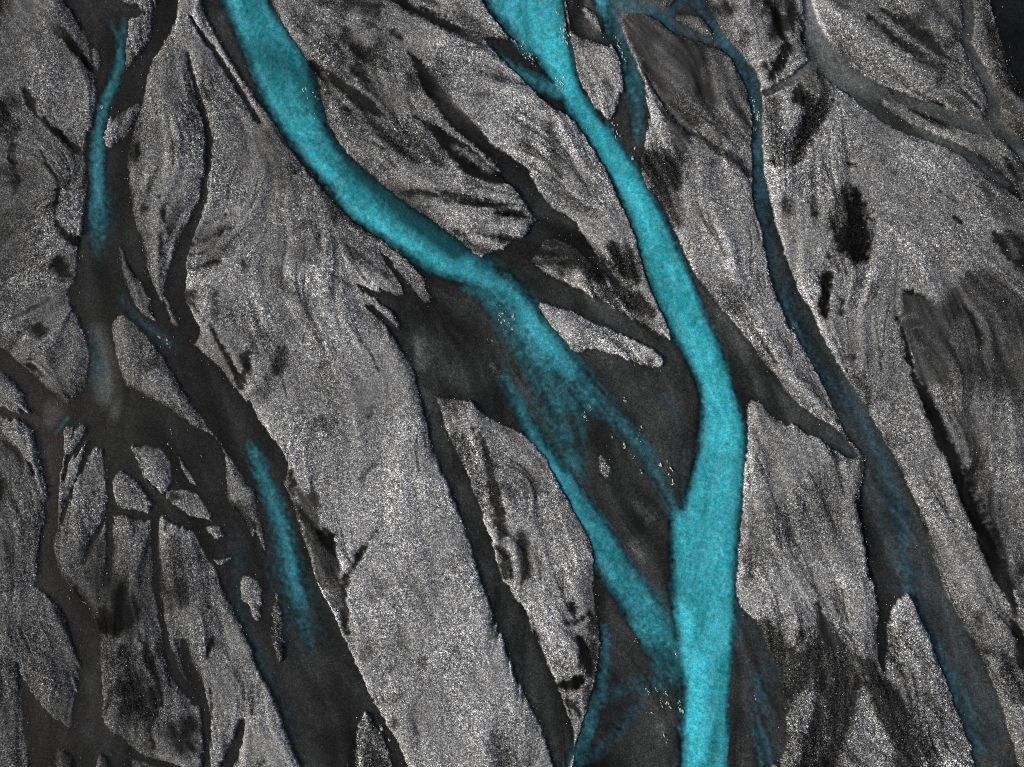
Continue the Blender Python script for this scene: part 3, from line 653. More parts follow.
def build_maps(S=1.0):
    sh = Sheet(S)
    H, W = sh.h, sh.w
    nz = sh.nz
    # flow direction -> streak noise
    gw, gh = 65, 49
    gx, gy = np.meshgrid(np.linspace(0, FW, gw), np.linspace(0, FH, gh))
    c2 = np.zeros_like(gx); s2 = np.zeros_like(gx)
    for ln in FLOW:
        for a, b in zip(ln[:-1], ln[1:]):
            d, t = seg_d(gx, gy, a, b)
            th = math.atan2(b[1] - a[1], b[0] - a[0]); wgt = 1.0 / (d + 8) ** 3
            c2 += wgt * math.cos(2 * th); s2 += wgt * math.sin(2 * th)
    th = 0.5 * np.arctan2(s2, c2)
    U = bilin(np.cos(2 * th).astype(np.float32), sh.X0 / FW * (gw - 1), sh.Y0 / FH * (gh - 1)); V = bilin(np.sin(2 * th).astype(np.float32), sh.X0 / FW * (gw - 1), sh.Y0 / FH * (gh - 1))
    ang = 0.5 * np.arctan2(V, U) + 0.22 * nz(14)
    u, v = np.cos(ang).astype(np.float32), np.sin(ang).astype(np.float32)
    sg = np.where(v < 0, -1, 1); u, v = u * sg, v * sg
    def lic(src, n, step):
        acc = src.copy()
        for sgn in (-1, 1):
            px = sh.X0 * S; py = sh.Y0 * S
            px, py = px.copy(), py.copy()
            for _ in range(n):
                i = np.clip(px, 0, W - 1).astype(np.int32); j = np.clip(py, 0, H - 1).astype(np.int32)
                px += sgn * step * u[j, i]; py += sgn * step * v[j, i]
                acc += bilin(src, px, py)
        return unit(acc)
    white = RNG.standard_normal((H, W)).astype(np.float32)
    streak = lic(unit(blur(white, 1.0)), 14, 1.3 * S)
    broad = lic(unit(blur(RNG.standard_normal((H, W)).astype(np.float32), 5 * S)), 22, 2.6 * S)
    mid = lic(unit(blur(RNG.standard_normal((H, W)).astype(np.float32), 2.2 * S)), 14, 2.0 * S)
    thin = lic(unit(blur(RNG.standard_normal((H, W)).astype(np.float32), 1.0 * S)), 30, 1.6 * S)
    patch = nz(26)
    fine = nz(1.0)
    # channels
    wet = np.full((H, W), 60.0, np.float32)
    for op, txt in WET:
        r = sh.field(op[1], txt, 26)
        if r is None: continue
        sl, d = r
        wet[sl] = np.minimum(wet[sl], d) if op[0] == '+' else np.maximum(wet[sl], -d)
    wet = wet + (0.30 * fine + 0.32 * nz(0.5)) * sstep(9, 0, np.abs(wet)) + (1.3 * np.maximum(mid, 0) + 1.0 * thin) * sstep(-.1, 1.0, patch) * sstep(11, 0, np.abs(wet))
    # dry tone
    B = np.array(BASE, np.float32)
    base = bilin(B, sh.X0 / FW * 8, sh.Y0 / FH * 6)
    p2, p3 = nz(20), nz(11)
    calm = np.zeros((H, W), np.float32)
    for k, txt, am, soft in CALM:
        r = sh.field(k, txt, 3 * soft + 6)
        if r is None: continue
        sl, d = r
        calm[sl] = np.maximum(calm[sl], am * sstep(soft, -soft, d + 6 * p3[sl]))
    mid_, thin_, broad_ = mid * (1 - calm), thin * (1 - calm), broad * (1 - .6 * calm)
    rill = sstep(0.7, 1.9, thin_ + 0.35 * mid_) * sstep(-0.2, 1.1, p2)
    ridge = sstep(0.8, 2.0, -thin + 0.3 * streak) * sstep(-0.3, 1.0, p3)
    mott = sstep(0.8, 1.9, 0.7 * p3 + 0.7 * nz(4) + 0.4 * mid) * sstep(0, 1.2, -patch + 0.3)
    tone = base * (1 + 0.06 * broad_ + 0.035 * mid_ + 0.025 * streak + 0.06 * patch) * (1 - 0.36 * rill * sstep(-.2, .9, p3)) * (1 + 0.14 * ridge) * (1 - 0.36 * mott)
    speck = np.ones((H, W), np.float32)
    dots = unit(0.8 * RNG.standard_normal((H, W)).astype(np.float32) + 0.6 * nz(0.5))
    jit = 1.2 * fine + 1.3 * mid + 0.8 * streak
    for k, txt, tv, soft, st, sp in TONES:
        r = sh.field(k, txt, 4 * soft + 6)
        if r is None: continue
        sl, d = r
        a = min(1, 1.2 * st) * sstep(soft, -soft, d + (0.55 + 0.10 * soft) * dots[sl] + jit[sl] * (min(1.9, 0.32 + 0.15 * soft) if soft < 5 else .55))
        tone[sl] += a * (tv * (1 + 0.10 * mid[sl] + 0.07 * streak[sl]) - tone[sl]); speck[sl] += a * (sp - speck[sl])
    tone = np.where(tone < 74, 74 - (74 - tone) * 1.3, tone).clip(6)
    # pale grain drying out along the water line, dark damp rim right at it
    bed = np.full((H, W), 35.0, np.float32) * (1 + 0.05 * mid + 0.14 * broad + .06 * p3)
    for k, txt, tv, soft, st in BEDS:
        r = sh.field(k, txt, 4 * soft + 6)
        if r is None: continue
        sl, d = r
        a = st * sstep(soft, -soft, d + (1.6 * dots[sl] * soft * .5 if tv >= 76 and soft <= 4 else 0))
        bed[sl] += a * (tv * (1 + 0.05 * mid[sl] + 0.06 * thin[sl] + 0.13 * broad[sl] + .09 * p3[sl]) - bed[sl])
    silt = np.zeros((H, W), np.float32); hue = np.zeros((H, W), np.float32)
    for k, txt, am, soft, hu in SILT:
        r = sh.field(k, txt, 3 * soft + 6)
        if r is None: continue
        sl, d = r
        a = am * blur(sh.amp, 4) * sstep(soft, -soft, d + 0.25 * fine[sl] + 0.13 * soft * mid[sl] + 0.10 * soft * streak[sl])
        n = 1 - (1 - silt[sl]) * (1 - a) if am < .45 else np.maximum(silt[sl], a)
        hue[sl] = np.where(a > 0.01, (hue[sl] * silt[sl] + hu * a) / (silt[sl] + a + 1e-6), hue[sl])
        silt[sl] = n
    for k, txt, am, soft in FADE:
        r = sh.field(k, txt, 3 * soft + 6)
        if r is None: continue
        sl, d = r
        silt[sl] *= 1 - am * sstep(soft, -soft, d + 0.25 * soft * mid[sl])
    rim = np.exp(-(np.maximum(-wet, 0) / 2.6) ** 2)
    bed = bed * (1 - 0.38 * rim * (wet < 0.5) * (.35 + .65 * sstep(.05, .4, blur(silt, 6))) * sstep(84, 58, bed))
    wisp = unit(0.7 * thin + 0.6 * mid)
    silt = np.clip(silt * (1 + 0.24 * wisp * sstep(.75, .4, silt)), 0, 1)
    lum = np.zeros((H, W), np.float32)
    for lst, sgn in ((DEEP, -1), (BRIGHT, 1)):
        for k, txt, am, soft in lst:
            r = sh.field(k, txt, 3 * soft + 6)
            if r is None: continue
            sl, d = r
            lum[sl] += sgn * am * sstep(soft, -soft, d)
    damp = np.clip(p2 + .25, -1, 1)
    tone = tone * (1 + np.where(damp > 0, .20, .50) * np.exp(-np.maximum(wet, 0) / 4.5) * damp)
    # small drainage threads: tracks that follow the fall and run together
    vein = np.zeros((H, W), np.float32)
    n_ = 0
    while n_ < 190:
        x, y = RNG.uniform(4, FW - 4), RNG.uniform(4, FH - 4)
        j, i = int(y * S), int(x * S)
        if wet[j, i] < 5 or speck[j, i] < .5 or RNG.uniform() > (.30 + .5 * (p2[j, i] > .3) + .4 * (x < 250) * (y > 380) + .3 * (300 < x < 560) * (y < 260)) * (1 - .8 * calm[j, i]): continue
        n_ += 1
        L = int(RNG.uniform(28, 85)); path = []
        for t in range(L):
            j, i = int(np.clip(y * S, 0, H - 1)), int(np.clip(x * S, 0, W - 1))
            path.append((x, y, u[j, i], v[j, i])); x += u[j, i]; y += v[j, i]
        for b_ in range(RNG.integers(2, 6)):
            off = RNG.uniform(-11, 11); t0 = RNG.uniform(0, .45)
            for t in range(int(t0 * L), L):
                f = t / L; x1, y1, u1, v1 = path[t]
                o = off * (1 - f) ** 1.4
                cx, cy = (x1 - v1 * o) * S, (y1 + u1 * o) * S
                r = (.35 + .95 * f) * S; k = int(r + 2.5)
                j, i = int(round(cy)), int(round(cx))
                if j < k or i < k or j >= H - k or i >= W - k: continue
                yy, xx = np.mgrid[j - k:j + k + 1, i - k:i + k + 1]
                g = (.35 + .55 * f) * np.clip(1.2 - np.hypot(xx - cx, yy - cy) / (r + .6), 0, 1).astype(np.float32)
                vein[j - k:j + k + 1, i - k:i + k + 1] = np.maximum(vein[j - k:j + k + 1, i - k:i + k + 1], g)
    vein = np.clip(vein * (1 + .5 * dots), 0, 1)
    tone = tone + vein * .85 * (np.minimum(tone, 44) - tone)
    speck = np.clip(speck * (1 + .16 * p3), .15, 1.55)
    uv0 = (u, v)
    u, v = -v, u
    ripple = lic(unit(blur(RNG.standard_normal((H, W)).astype(np.float32), 0.8)), 4, 1.2 * S)
    u, v = v, -u
    dry = sstep(-0.6, 1.0, wet)
    return dict(sh=sh, wet=wet, dry=dry, thin=thin, p3=p3, tone=tone, bed=bed, speck=speck, silt=silt, hue=hue, lum=lum, streak=streak, mid=mid, broad=broad, patch=patch, calm=calm, ripple=ripple, rill=rill + vein, fine=fine, u=u, v=v)
# ---------------------------------------------------------------- tuning
RELIEF_MID, RELIEF_THIN, RELIEF_BROAD, GRAIN_H, GRAIN_A, ALB = 0.055, 0.032, 0.105, 0.022, 0.38, 1.62
CELL, CELL_A = 6.4, 5.0
GROUND_TINT = (.93, 1.0, 1.035)
WAVE = 0.025
TEAL, BLUE, MILK = (.005, .43, .55), (.042, .215, .34), (.26, .57, .645)
LOAD, RIP = 0.8, 0.035
STONE_D = 0.02
SUN_EL, SUN_AZ, SUN, SUN_ANGLE, SKY, EXPOSURE = 25, -98, 2.2, 10, 0.09, -0.10

# ================================================================ scene
import bpy
SAMPLES_PER_UNIT = 1.25
M = 0.2                      # metres per survey unit
m = build_maps(SAMPLES_PER_UNIT)
sh = m['sh']; H, W = sh.h, sh.w
wet, tone, bed, speck, silt = m['wet'], m['tone'], m['bed'], m['speck'], m['silt']

def lin(c):
    c = np.clip(c, 0, 255) / 255.0
    return np.where(c <= 0.04045, c / 12.92, ((c + 0.055) / 1.055) ** 2.4).astype(np.float32)

# ---- relief (metres, water line at 0)
g1 = RNG.standard_normal((H, W)).astype(np.float32)
g2 = unit(blur(RNG.standard_normal((H, W)).astype(np.float32), 1.0))
relief = 0.07 + 0.50 * (1 - np.exp(-np.maximum(wet, 0) / 7)) + 0.0022 * (blur(tone, 2.0) - 100) - 0.06 * m['rill'] + (1 - .8 * m['calm']) * np.clip(speck * 1.2 - .1, .15, 1) * (RELIEF_MID * m['mid'] + RELIEF_THIN * m['thin'] * sstep(-.6, 1.2, m['p3'])) + (1 - .5 * m['calm']) * RELIEF_BROAD * (m['broad'] + 0.6 * m['p3']) + GRAIN_H * speck * (g1 + 0.4 * g2)
floor_ = -0.05 - 0.12 * (1 - np.exp(np.minimum(wet, 0) / 5)) - 0.9 * blur(silt, 2) + 0.006 * g1
dry = m['dry']
Z = np.maximum(relief, 0.03) * dry + floor_ * (1 - dry)

# ---- ground albedo: black basalt sand to pale dried silt and pebbles, plus shade painted into tone
gg = 0.95 * g1 + 0.30 * g2
peb = np.exp(GRAIN_A * speck * gg - 0.5 * (GRAIN_A * speck) ** 2 * 0.8)
alb_dry = lin(tone) * peb
alb_wet = 0.68 * lin(bed) * np.exp(0.30 * g1 + 0.10 * g2)
pale = np.clip((alb_dry * dry + alb_wet * (1 - dry)) * ALB, 0.004, 0.75)
tint = np.clip(0.5 + 0.22 * RNG.standard_normal((H, W)) * (0.4 + 0.6 * speck), 0, 1).astype(np.float32) * dry + 0.9 * (1 - dry)

# ---- which bar, which reach of water
def spread(seeds, passes, q):
    lab = np.zeros(passes[-1].shape, np.int32)
    for k, (_, ps) in enumerate(seeds):
        for x, y in ps:
            j, i = int(y * SAMPLES_PER_UNIT / q), int(x * SAMPLES_PER_UNIT / q)
            lab[max(j - 1, 0):j + 2, max(i - 1, 0):i + 2] = k + 1
    lab[~passes[-1]] = 0
    for ok in passes:
        n0 = -1
        for it in range(1600):
            if it % 40 == 0:
                n = int((lab > 0).sum())
                if n == n0: break
                n0 = n
            for ax, d in ((0, 1), (0, -1), (1, 1), (1, -1)):
                a = lab.swapaxes(0, ax)
                o = ok.swapaxes(0, ax)
                if d == 1: src, dst, od = a[:-1], a[1:], o[1:]
                else: src, dst, od = a[1:], a[:-1], o[:-1]
                np.copyto(dst, src, where=(dst == 0) & od & (src > 0))
    return lab

BARS = [
 (('mottled grey gravel bar in the top corner above a thin black gully', 'gravel bar'), [(40, 60), (75, 110), (20, 20)]),
 (('gravel bar beside the narrow teal stream, with blurred pale bands and black stains', 'gravel bar'), [(40, 190), (55, 140), (30, 260), (50, 330)]),
 (('slim grey strip between a diagonal black streak and the dark head of the teal stream', 'gravel bar'), [(62, 18), (80, 45)]),
 (('tiny grey sliver lying against the bank of the dark head of the teal stream', 'gravel islet'), [(97, 60)]),
 (('small pointed gravel spit at the top edge between the dark stream head and black channel', 'gravel islet'), [(145, 4), (140, 8)]),
 (('triangular gravel islet between the thin teal stream and the black channel beside it', 'gravel islet'), [(138, 35)]),
 (('jagged pale islet with torn lower end where the black channel joins the teal stream', 'gravel islet'), [(122, 128), (112, 138)]),
 (('leaf-shaped speckled bar with dark mottled middle between the black channel and a winding black creek', 'gravel bar'), [(165, 100), (160, 190), (145, 230)]),
 (('narrow gravel strip along the bank of the main turquoise river beside a thin black creek', 'gravel bar'), [(205, 22), (235, 70)]),
 (('largest pale bar, brushed upper half and even speckled lower half, below the main turquoise river', 'gravel bar'), [(200, 70), (225, 150), (230, 260), (300, 250), (340, 450), (370, 650), (260, 330)]),
 (('slim tapering islet in the fork above the short blue trickle', 'gravel islet'), [(141, 295), (147, 310)]),
 (('wedge-shaped gravel bar with the short blue trickle along its top edge', 'gravel bar'), [(135, 345), (170, 390), (195, 415)]),
 (('smooth grey wedge at the photo edge between two black channels meeting at the junction', 'gravel bar'), [(10, 398)]),
 (('small grey bar under the smooth wedge, cut off by a thin black creek', 'gravel bar'), [(27, 435)]),
 (('dark speckled gravel bar filling the bottom corner beside the winding black channel', 'gravel bar'), [(15, 470), (25, 560), (40, 620), (10, 740)]),
 (('smallest smooth heart-shaped islet just under the black junction', 'gravel islet'), [(73, 437)]),
 (('thin grey blade of gravel beside the heart-shaped islet', 'gravel islet'), [(70, 480)]),
 (('long smooth grey tongue of gravel running down from the black junction', 'gravel bar'), [(90, 480), (75, 545), (85, 590)]),
 (('rounded pale islet above a short black cross creek', 'gravel islet'), [(130, 490)]),
 (('tooth-shaped speckled islet split by a hairline black creek', 'gravel islet'), [(158, 470)]),
 (('wrinkled grey islet with pale curved ridges beside the black channel bend', 'gravel islet'), [(180, 498), (195, 505)]),
 (('ragged dark bar with black pits between the winding black channel and a thin straight creek', 'gravel bar'), [(130, 560), (120, 640), (130, 700)]),
 (('long bar with a pitted black top and paler foot beside the faint blue side stream', 'gravel bar'), [(185, 560), (200, 620), (230, 700), (270, 740)]),
 (('little grey islet alone in the black channel below the wrinkled islet', 'gravel islet'), [(216, 532)]),
 (('faint grey sliver in the black channel beside the tooth-shaped islet', 'gravel islet'), [(188, 473)]),
 (('thin pale gravel strip between the black bend and the milky teal streak', 'gravel bar'), [(240, 485)]),
 (('small smooth islet at the fork of the black channel and milky teal streak', 'gravel islet'), [(252, 594)]),
 (('broken patch of pale stones in the black channel below the milky teal streak', 'gravel patch'), [(277, 640)]),
 (('stony patch at the bottom edge in the wide black channel', 'gravel patch'), [(365, 745)]),
 (('thin pale spit tapering to a point along the main turquoise river bank', 'gravel bar'), [(412, 262), (425, 290)]),
 (('rounded dark-edged gravel finger between two black inlets', 'gravel bar'), [(375, 265), (392, 283)]),
 (('long pale bar with a dark torn gully, below the dark delta flats', 'gravel bar'), [(470, 430), (500, 470), (530, 540), (550, 620)]),
 (('smooth pale bar with a black forked gully between the two turquoise rivers', 'gravel bar'), [(470, 80), (520, 110), (560, 150), (590, 190)]),
 (('rough gravel bank with dark dimples on the outer side of the main turquoise river', 'gravel bar'), [(300, 30), (330, 60), (400, 70)]),
 (('wind-streaked gravel bar inside the bend of the main turquoise river', 'gravel bar'), [(380, 130), (430, 175), (470, 225)]),
 (('dark ribbed bar between the black pool and the grey tributary', 'gravel bar'), [(590, 285), (630, 300), (560, 268)]),
 (('tapered speckled island between the grey tributary and the dark delta flats', 'gravel bar'), [(560, 320), (620, 345)]),
 (('tiny bright islet alone on the dark delta flats', 'gravel islet'), [(605, 465)]),
 (('oval pale island beside the whitecaps of the bright turquoise river', 'gravel islet'), [(585, 70), (605, 95)]),
 (('small grey sliver on the dark shallows above the oval pale island', 'gravel islet'), [(595, 20)]),
 (('smooth dark grey flat between the two thin blue streams', 'gravel flat'), [(665, 60), (690, 90), (650, 45)]),
 (('broad bar with black speckled upper end between turquoise river and long dark blue channel', 'gravel bar'), [(720, 230), (740, 320), (700, 190), (700, 150)]),
 (('small almond-shaped islet ringed by thin blue streams', 'gravel islet'), [(695, 27)]),
 (('curved pale islet on the inside bend of the thin blue stream', 'gravel islet'), [(733, 70)]),
 (('pale scrap of gravel at the top edge above the almond-shaped islet', 'gravel islet'), [(662, 2)]),
 (('gravel bar with black hollows between the thin blue stream and the smooth grey creek', 'gravel bar'), [(735, 20), (785, 35), (770, 90)]),
 (('broad pale bar with two black pits below the smooth grey creek', 'gravel bar'), [(860, 130), (870, 230), (920, 220), (960, 260), (800, 200)]),
 (('long straight bright strip between the dark blue channel and the painted scarp shadow', 'gravel bar'), [(870, 370), (920, 470), (960, 580), (985, 680)]),
 (('wrinkled dark grey flat with a painted black scarp shadow along its straight edge', 'gravel bar'), [(920, 320), (950, 360), (970, 420), (1000, 520)]),
 (('broad bar with black lens-shaped gullies above the smooth grey creek', 'gravel bar'), [(850, 60), (890, 70), (930, 60)]),
 (('dark speckled shore along the black water', 'gravel bar'), [(983, 40), (1000, 100)]),
 (('narrow sliver between the two arms of the smooth grey creek', 'gravel bar'), [(900, 112), (935, 128)]),
 (('rounded pale bar where the smooth grey creek meets the edge creek', 'gravel bar'), [(990, 140), (1000, 160)]),
 (('bar with a pale triangular tip between bright turquoise river and dark blue channel', 'gravel bar'), [(760, 430), (800, 500), (830, 600), (780, 580)]),
 (('loose stony spit along the inner bank of the dark blue channel', 'gravel bar'), [(900, 660), (930, 720)]),
 (('scattered stony lobes at the bottom edge beside the loose stony spit', 'gravel bar'), [(860, 740), (870, 700)]),
 (('lone stony hump at the bottom edge near the bright turquoise river', 'gravel bar'), [(795, 720)]),
]
REACHES = [
 ('river', 'main turquoise river sweeping diagonally past the pale bars', [(260, 60), (340, 170), (420, 240), (480, 280), (530, 340)]),
 ('river', 'brightest turquoise river running down to the bottom edge', [(530, 20), (590, 120), (650, 220), (690, 310), (715, 420), (705, 560), (700, 700)]),
 ('river', 'teal delta arm fanning over dark shallows into the bright river', [(560, 470), (600, 560), (640, 640), (590, 400), (640, 420), (560, 420)]),
 ('stream', 'narrow teal stream below a dark head', [(115, 60), (100, 130), (97, 220), (100, 350), (90, 10)]),
 ('channel_water', 'black channel curving beside the narrow teal stream', [(165, 20), (140, 80), (120, 180)]),
 ('channel_water', 'winding black creek beside the leaf-shaped bar', [(190, 230), (205, 110), (175, 300)]),
 ('channel_water', 'wide black channel with a milky teal streak', [(200, 360), (235, 430), (290, 540), (320, 660), (340, 740)]),
 ('channel_water', 'black channel winding down from the junction', [(15, 365), (55, 440), (50, 540), (80, 640), (85, 720)]),
 ('channel_water', 'black junction channel bending past small islets', [(120, 420), (200, 450), (220, 520), (150, 500)]),
 ('stream', 'straight dark creek along the largest pale bar', [(400, 300), (430, 420), (470, 520), (520, 660)]),
 ('channel_water', 'grey tributary running into the bright turquoise river', [(560, 290), (630, 325)]),
 ('channel_water', 'black pool fed by the forked gully', [(540, 220), (520, 180), (500, 265)]),
 ('stream', 'short teal stream ending in dark shallows beside the oval island', [(612, 30), (630, 90), (636, 140)]),
 ('stream', 'thin blue stream with whitecaps turning into the long dark blue channel', [(715, 30), (750, 70), (757, 150), (780, 260), (860, 410), (910, 540), (980, 700)]),
 ('channel_water', 'dark shallows widening beside the bright turquoise river', [(720, 310), (770, 390), (820, 420)]),
 ('stream', 'smooth grey creek forking across the pale bars', [(815, 30), (830, 60), (880, 100), (950, 125)]),
 ('stream', 'thin grey edge creek near the black water', [(968, 30), (985, 90), (1000, 140)]),
 ('lake', 'black still water in the top corner', [(1010, 30)]),
 ('channel_water', 'dark pool with faint blue at the bottom edge', [(760, 740), (780, 660), (830, 640)]),
]
q = 2
small = wet[::q, ::q]; sd = small > 0.0; st = blur(tone, 1)[::q, ::q]
lab_b = spread(BARS, [sd & (st > 74) & (small > 1.0), sd & (st > 52), sd], q)
lab_w = spread([(0, r[2]) for r in REACHES], [small < -0.5, small < 3.0], q)

# ---- the sheet: even spacing where surveyed, widening beyond; the ground beyond repeats the surveyed pattern turned over
def axis(n, reach):
    inner = np.arange(n, dtype=np.float64)
    out, x, d = [], 0.0, 1.0
    while x < reach:
        d *= 1.022; x += d; out.append(x)
    out = np.array(out)
    p = np.concatenate([-out[::-1], inner, n - 1 + out])
    return p
def turn(p, n):
    per = 2 * (n - 1)
    k = np.mod(np.rint(p).astype(np.int32), per)
    return np.where(k > n - 1, per - k, k)
px = axis(W, 520); py = axis(H, 520)
nx, ny = len(px), len(py)
GX, GY = np.meshgrid(px, py)
ox = np.maximum(0, np.maximum(-GX, GX - (W - 1))); oy = np.maximum(0, np.maximum(-GY, GY - (H - 1)))
IX = turn(GX + .8 * oy + 26 * np.sin(oy / 90), W); IY = turn(GY - .6 * ox + 22 * np.sin(ox / 80), H)
def take(a): return a[IY, IX]
PX, PY = GX / SAMPLES_PER_UNIT, GY / SAMPLES_PER_UNIT
VX = ((PX - FW / 2) * M).astype(np.float32); VY = ((FH / 2 - PY) * M).astype(np.float32)
edge = np.minimum(np.minimum(np.arange(nx), nx - 1 - np.arange(nx))[None, :], np.minimum(np.arange(ny), ny - 1 - np.arange(ny))[:, None])
fall = sstep(12, 0, edge)
VZ = take(Z) * (1 - fall) - 1.0 * fall
cell_wet = take(wet)[:-1, :-1]
big_b = np.repeat(np.repeat(lab_b, q, 0), q, 1)[:H, :W]; big_w = np.repeat(np.repeat(lab_w, q, 0), q, 1)[:H, :W]
cb = take(big_b)[:-1, :-1]; cw = take(big_w)[:-1, :-1]
vid = np.arange(nx * ny).reshape(ny, nx)
quads = np.stack([vid[:-1, :-1], vid[1:, :-1], vid[1:, 1:], vid[:-1, 1:]], -1)

C = bpy.context.scene.collection
def link(name, mesh, mat, **props):
    o = bpy.data.objects.new(name, mesh); C.objects.link(o); mesh.materials.append(mat)
    for k, v in props.items(): o[k] = v
    return o
def sheet(name, sel, z, attrs, mat, **props):
    f = quads[sel]
    if len(f) == 0: return None
    used, inv = np.unique(f, return_inverse=True)
    inv = inv.reshape(-1).astype(np.int32)
    co = np.stack([VX.ravel()[used], VY.ravel()[used], z.ravel()[used]], -1).astype(np.float32)
    me = bpy.data.meshes.new(name)
    me.vertices.add(len(co)); me.vertices.foreach_set('co', co.ravel())
    me.loops.add(len(inv)); me.loops.foreach_set('vertex_index', inv)
    n = len(f)
    me.polygons.add(n); me.polygons.foreach_set('loop_start', np.arange(0, 4 * n, 4, dtype=np.int32)); me.polygons.foreach_set('loop_total', np.full(n, 4, np.int32))
    me.polygons.foreach_set('use_smooth', np.ones(n, bool))
    for an, av in attrs.items():
        a = me.attributes.new(an, 'FLOAT', 'POINT'); a.data.foreach_set('value', av.ravel()[used].astype(np.float32))
    me.update(calc_edges=True); me.validate()
    return link(name, me, mat, **props)

# ---- materials
def nodes(name):
    mt = bpy.data.materials.new(name); mt.use_nodes = True
    nt = mt.node_tree; nt.nodes.clear()
    return mt, nt, lambda t, **k: _mk(nt, t, k)
def _mk(nt, t, k):
    n = nt.nodes.new(t)
    for a, v in k.items(): setattr(n, a, v)
    return n
def ground_material():
    mt, nt, N = nodes('basalt_sand_and_gravel'); L = nt.links.new
    out = N('ShaderNodeOutputMaterial'); bs = N('ShaderNodeBsdfPrincipled'); L(bs.outputs[0], out.inputs[0])
    p = N('ShaderNodeAttribute', attribute_name='paleness'); t = N('ShaderNodeAttribute', attribute_name='stone_tint')
    geo = N('ShaderNodeNewGeometry')
    pb = N('ShaderNodeAttribute', attribute_name='pebbles')
    vo = N('ShaderNodeTexVoronoi', feature='F1'); vo.inputs['Scale'].default_value = CELL; L(geo.outputs['Position'], vo.inputs['Vector'])
    sep = N('ShaderNodeSeparateColor'); L(vo.outputs['Color'], sep.inputs[0])
    ad = N('ShaderNodeMath', operation='ADD'); L(sep.outputs[0], ad.inputs[0]); L(sep.outputs[1], ad.inputs[1])
    su = N('ShaderNodeMath', operation='SUBTRACT'); L(ad.outputs[0], su.inputs[0]); su.inputs[1].default_value = 1.06
    am = N('ShaderNodeMath', operation='MULTIPLY'); L(su.outputs[0], am.inputs[0]); L(pb.outputs['Fac'], am.inputs[1])
    pw = N('ShaderNodeMath', operation='POWER'); pw.inputs[0].default_value = CELL_A; L(am.outputs[0], pw.inputs[1])
    mul = N('ShaderNodeMath', operation='MULTIPLY'); L(p.outputs['Fac'], mul.inputs[0]); L(pw.outputs[0], mul.inputs[1])
    ramp = N('ShaderNodeValToRGB'); e = ramp.color_ramp.elements
    e[0].position = .25; e[0].color = (.95, .985, 1.06, 1) ; e[1].position = .7; e[1].color = (1.04, 1.0, .97, 1); e2 = e.new(1.0); e2.color = (.935, 1.0, 1.035, 1)
    L(t.outputs['Fac'], ramp.inputs[0])
    vm = N('ShaderNodeVectorMath', operation='SCALE'); L(ramp.outputs[0], vm.inputs[0]); L(mul.outputs[0], vm.inputs['Scale'])
    tc = N('ShaderNodeVectorMath', operation='MULTIPLY'); L(vm.outputs[0], tc.inputs[0]); tc.inputs[1].default_value = GROUND_TINT
    L(tc.outputs[0], bs.inputs['Base Color'])
    bs.inputs['Roughness'].default_value = 1; bs.inputs['Specular IOR Level'].default_value = .05
    return mt
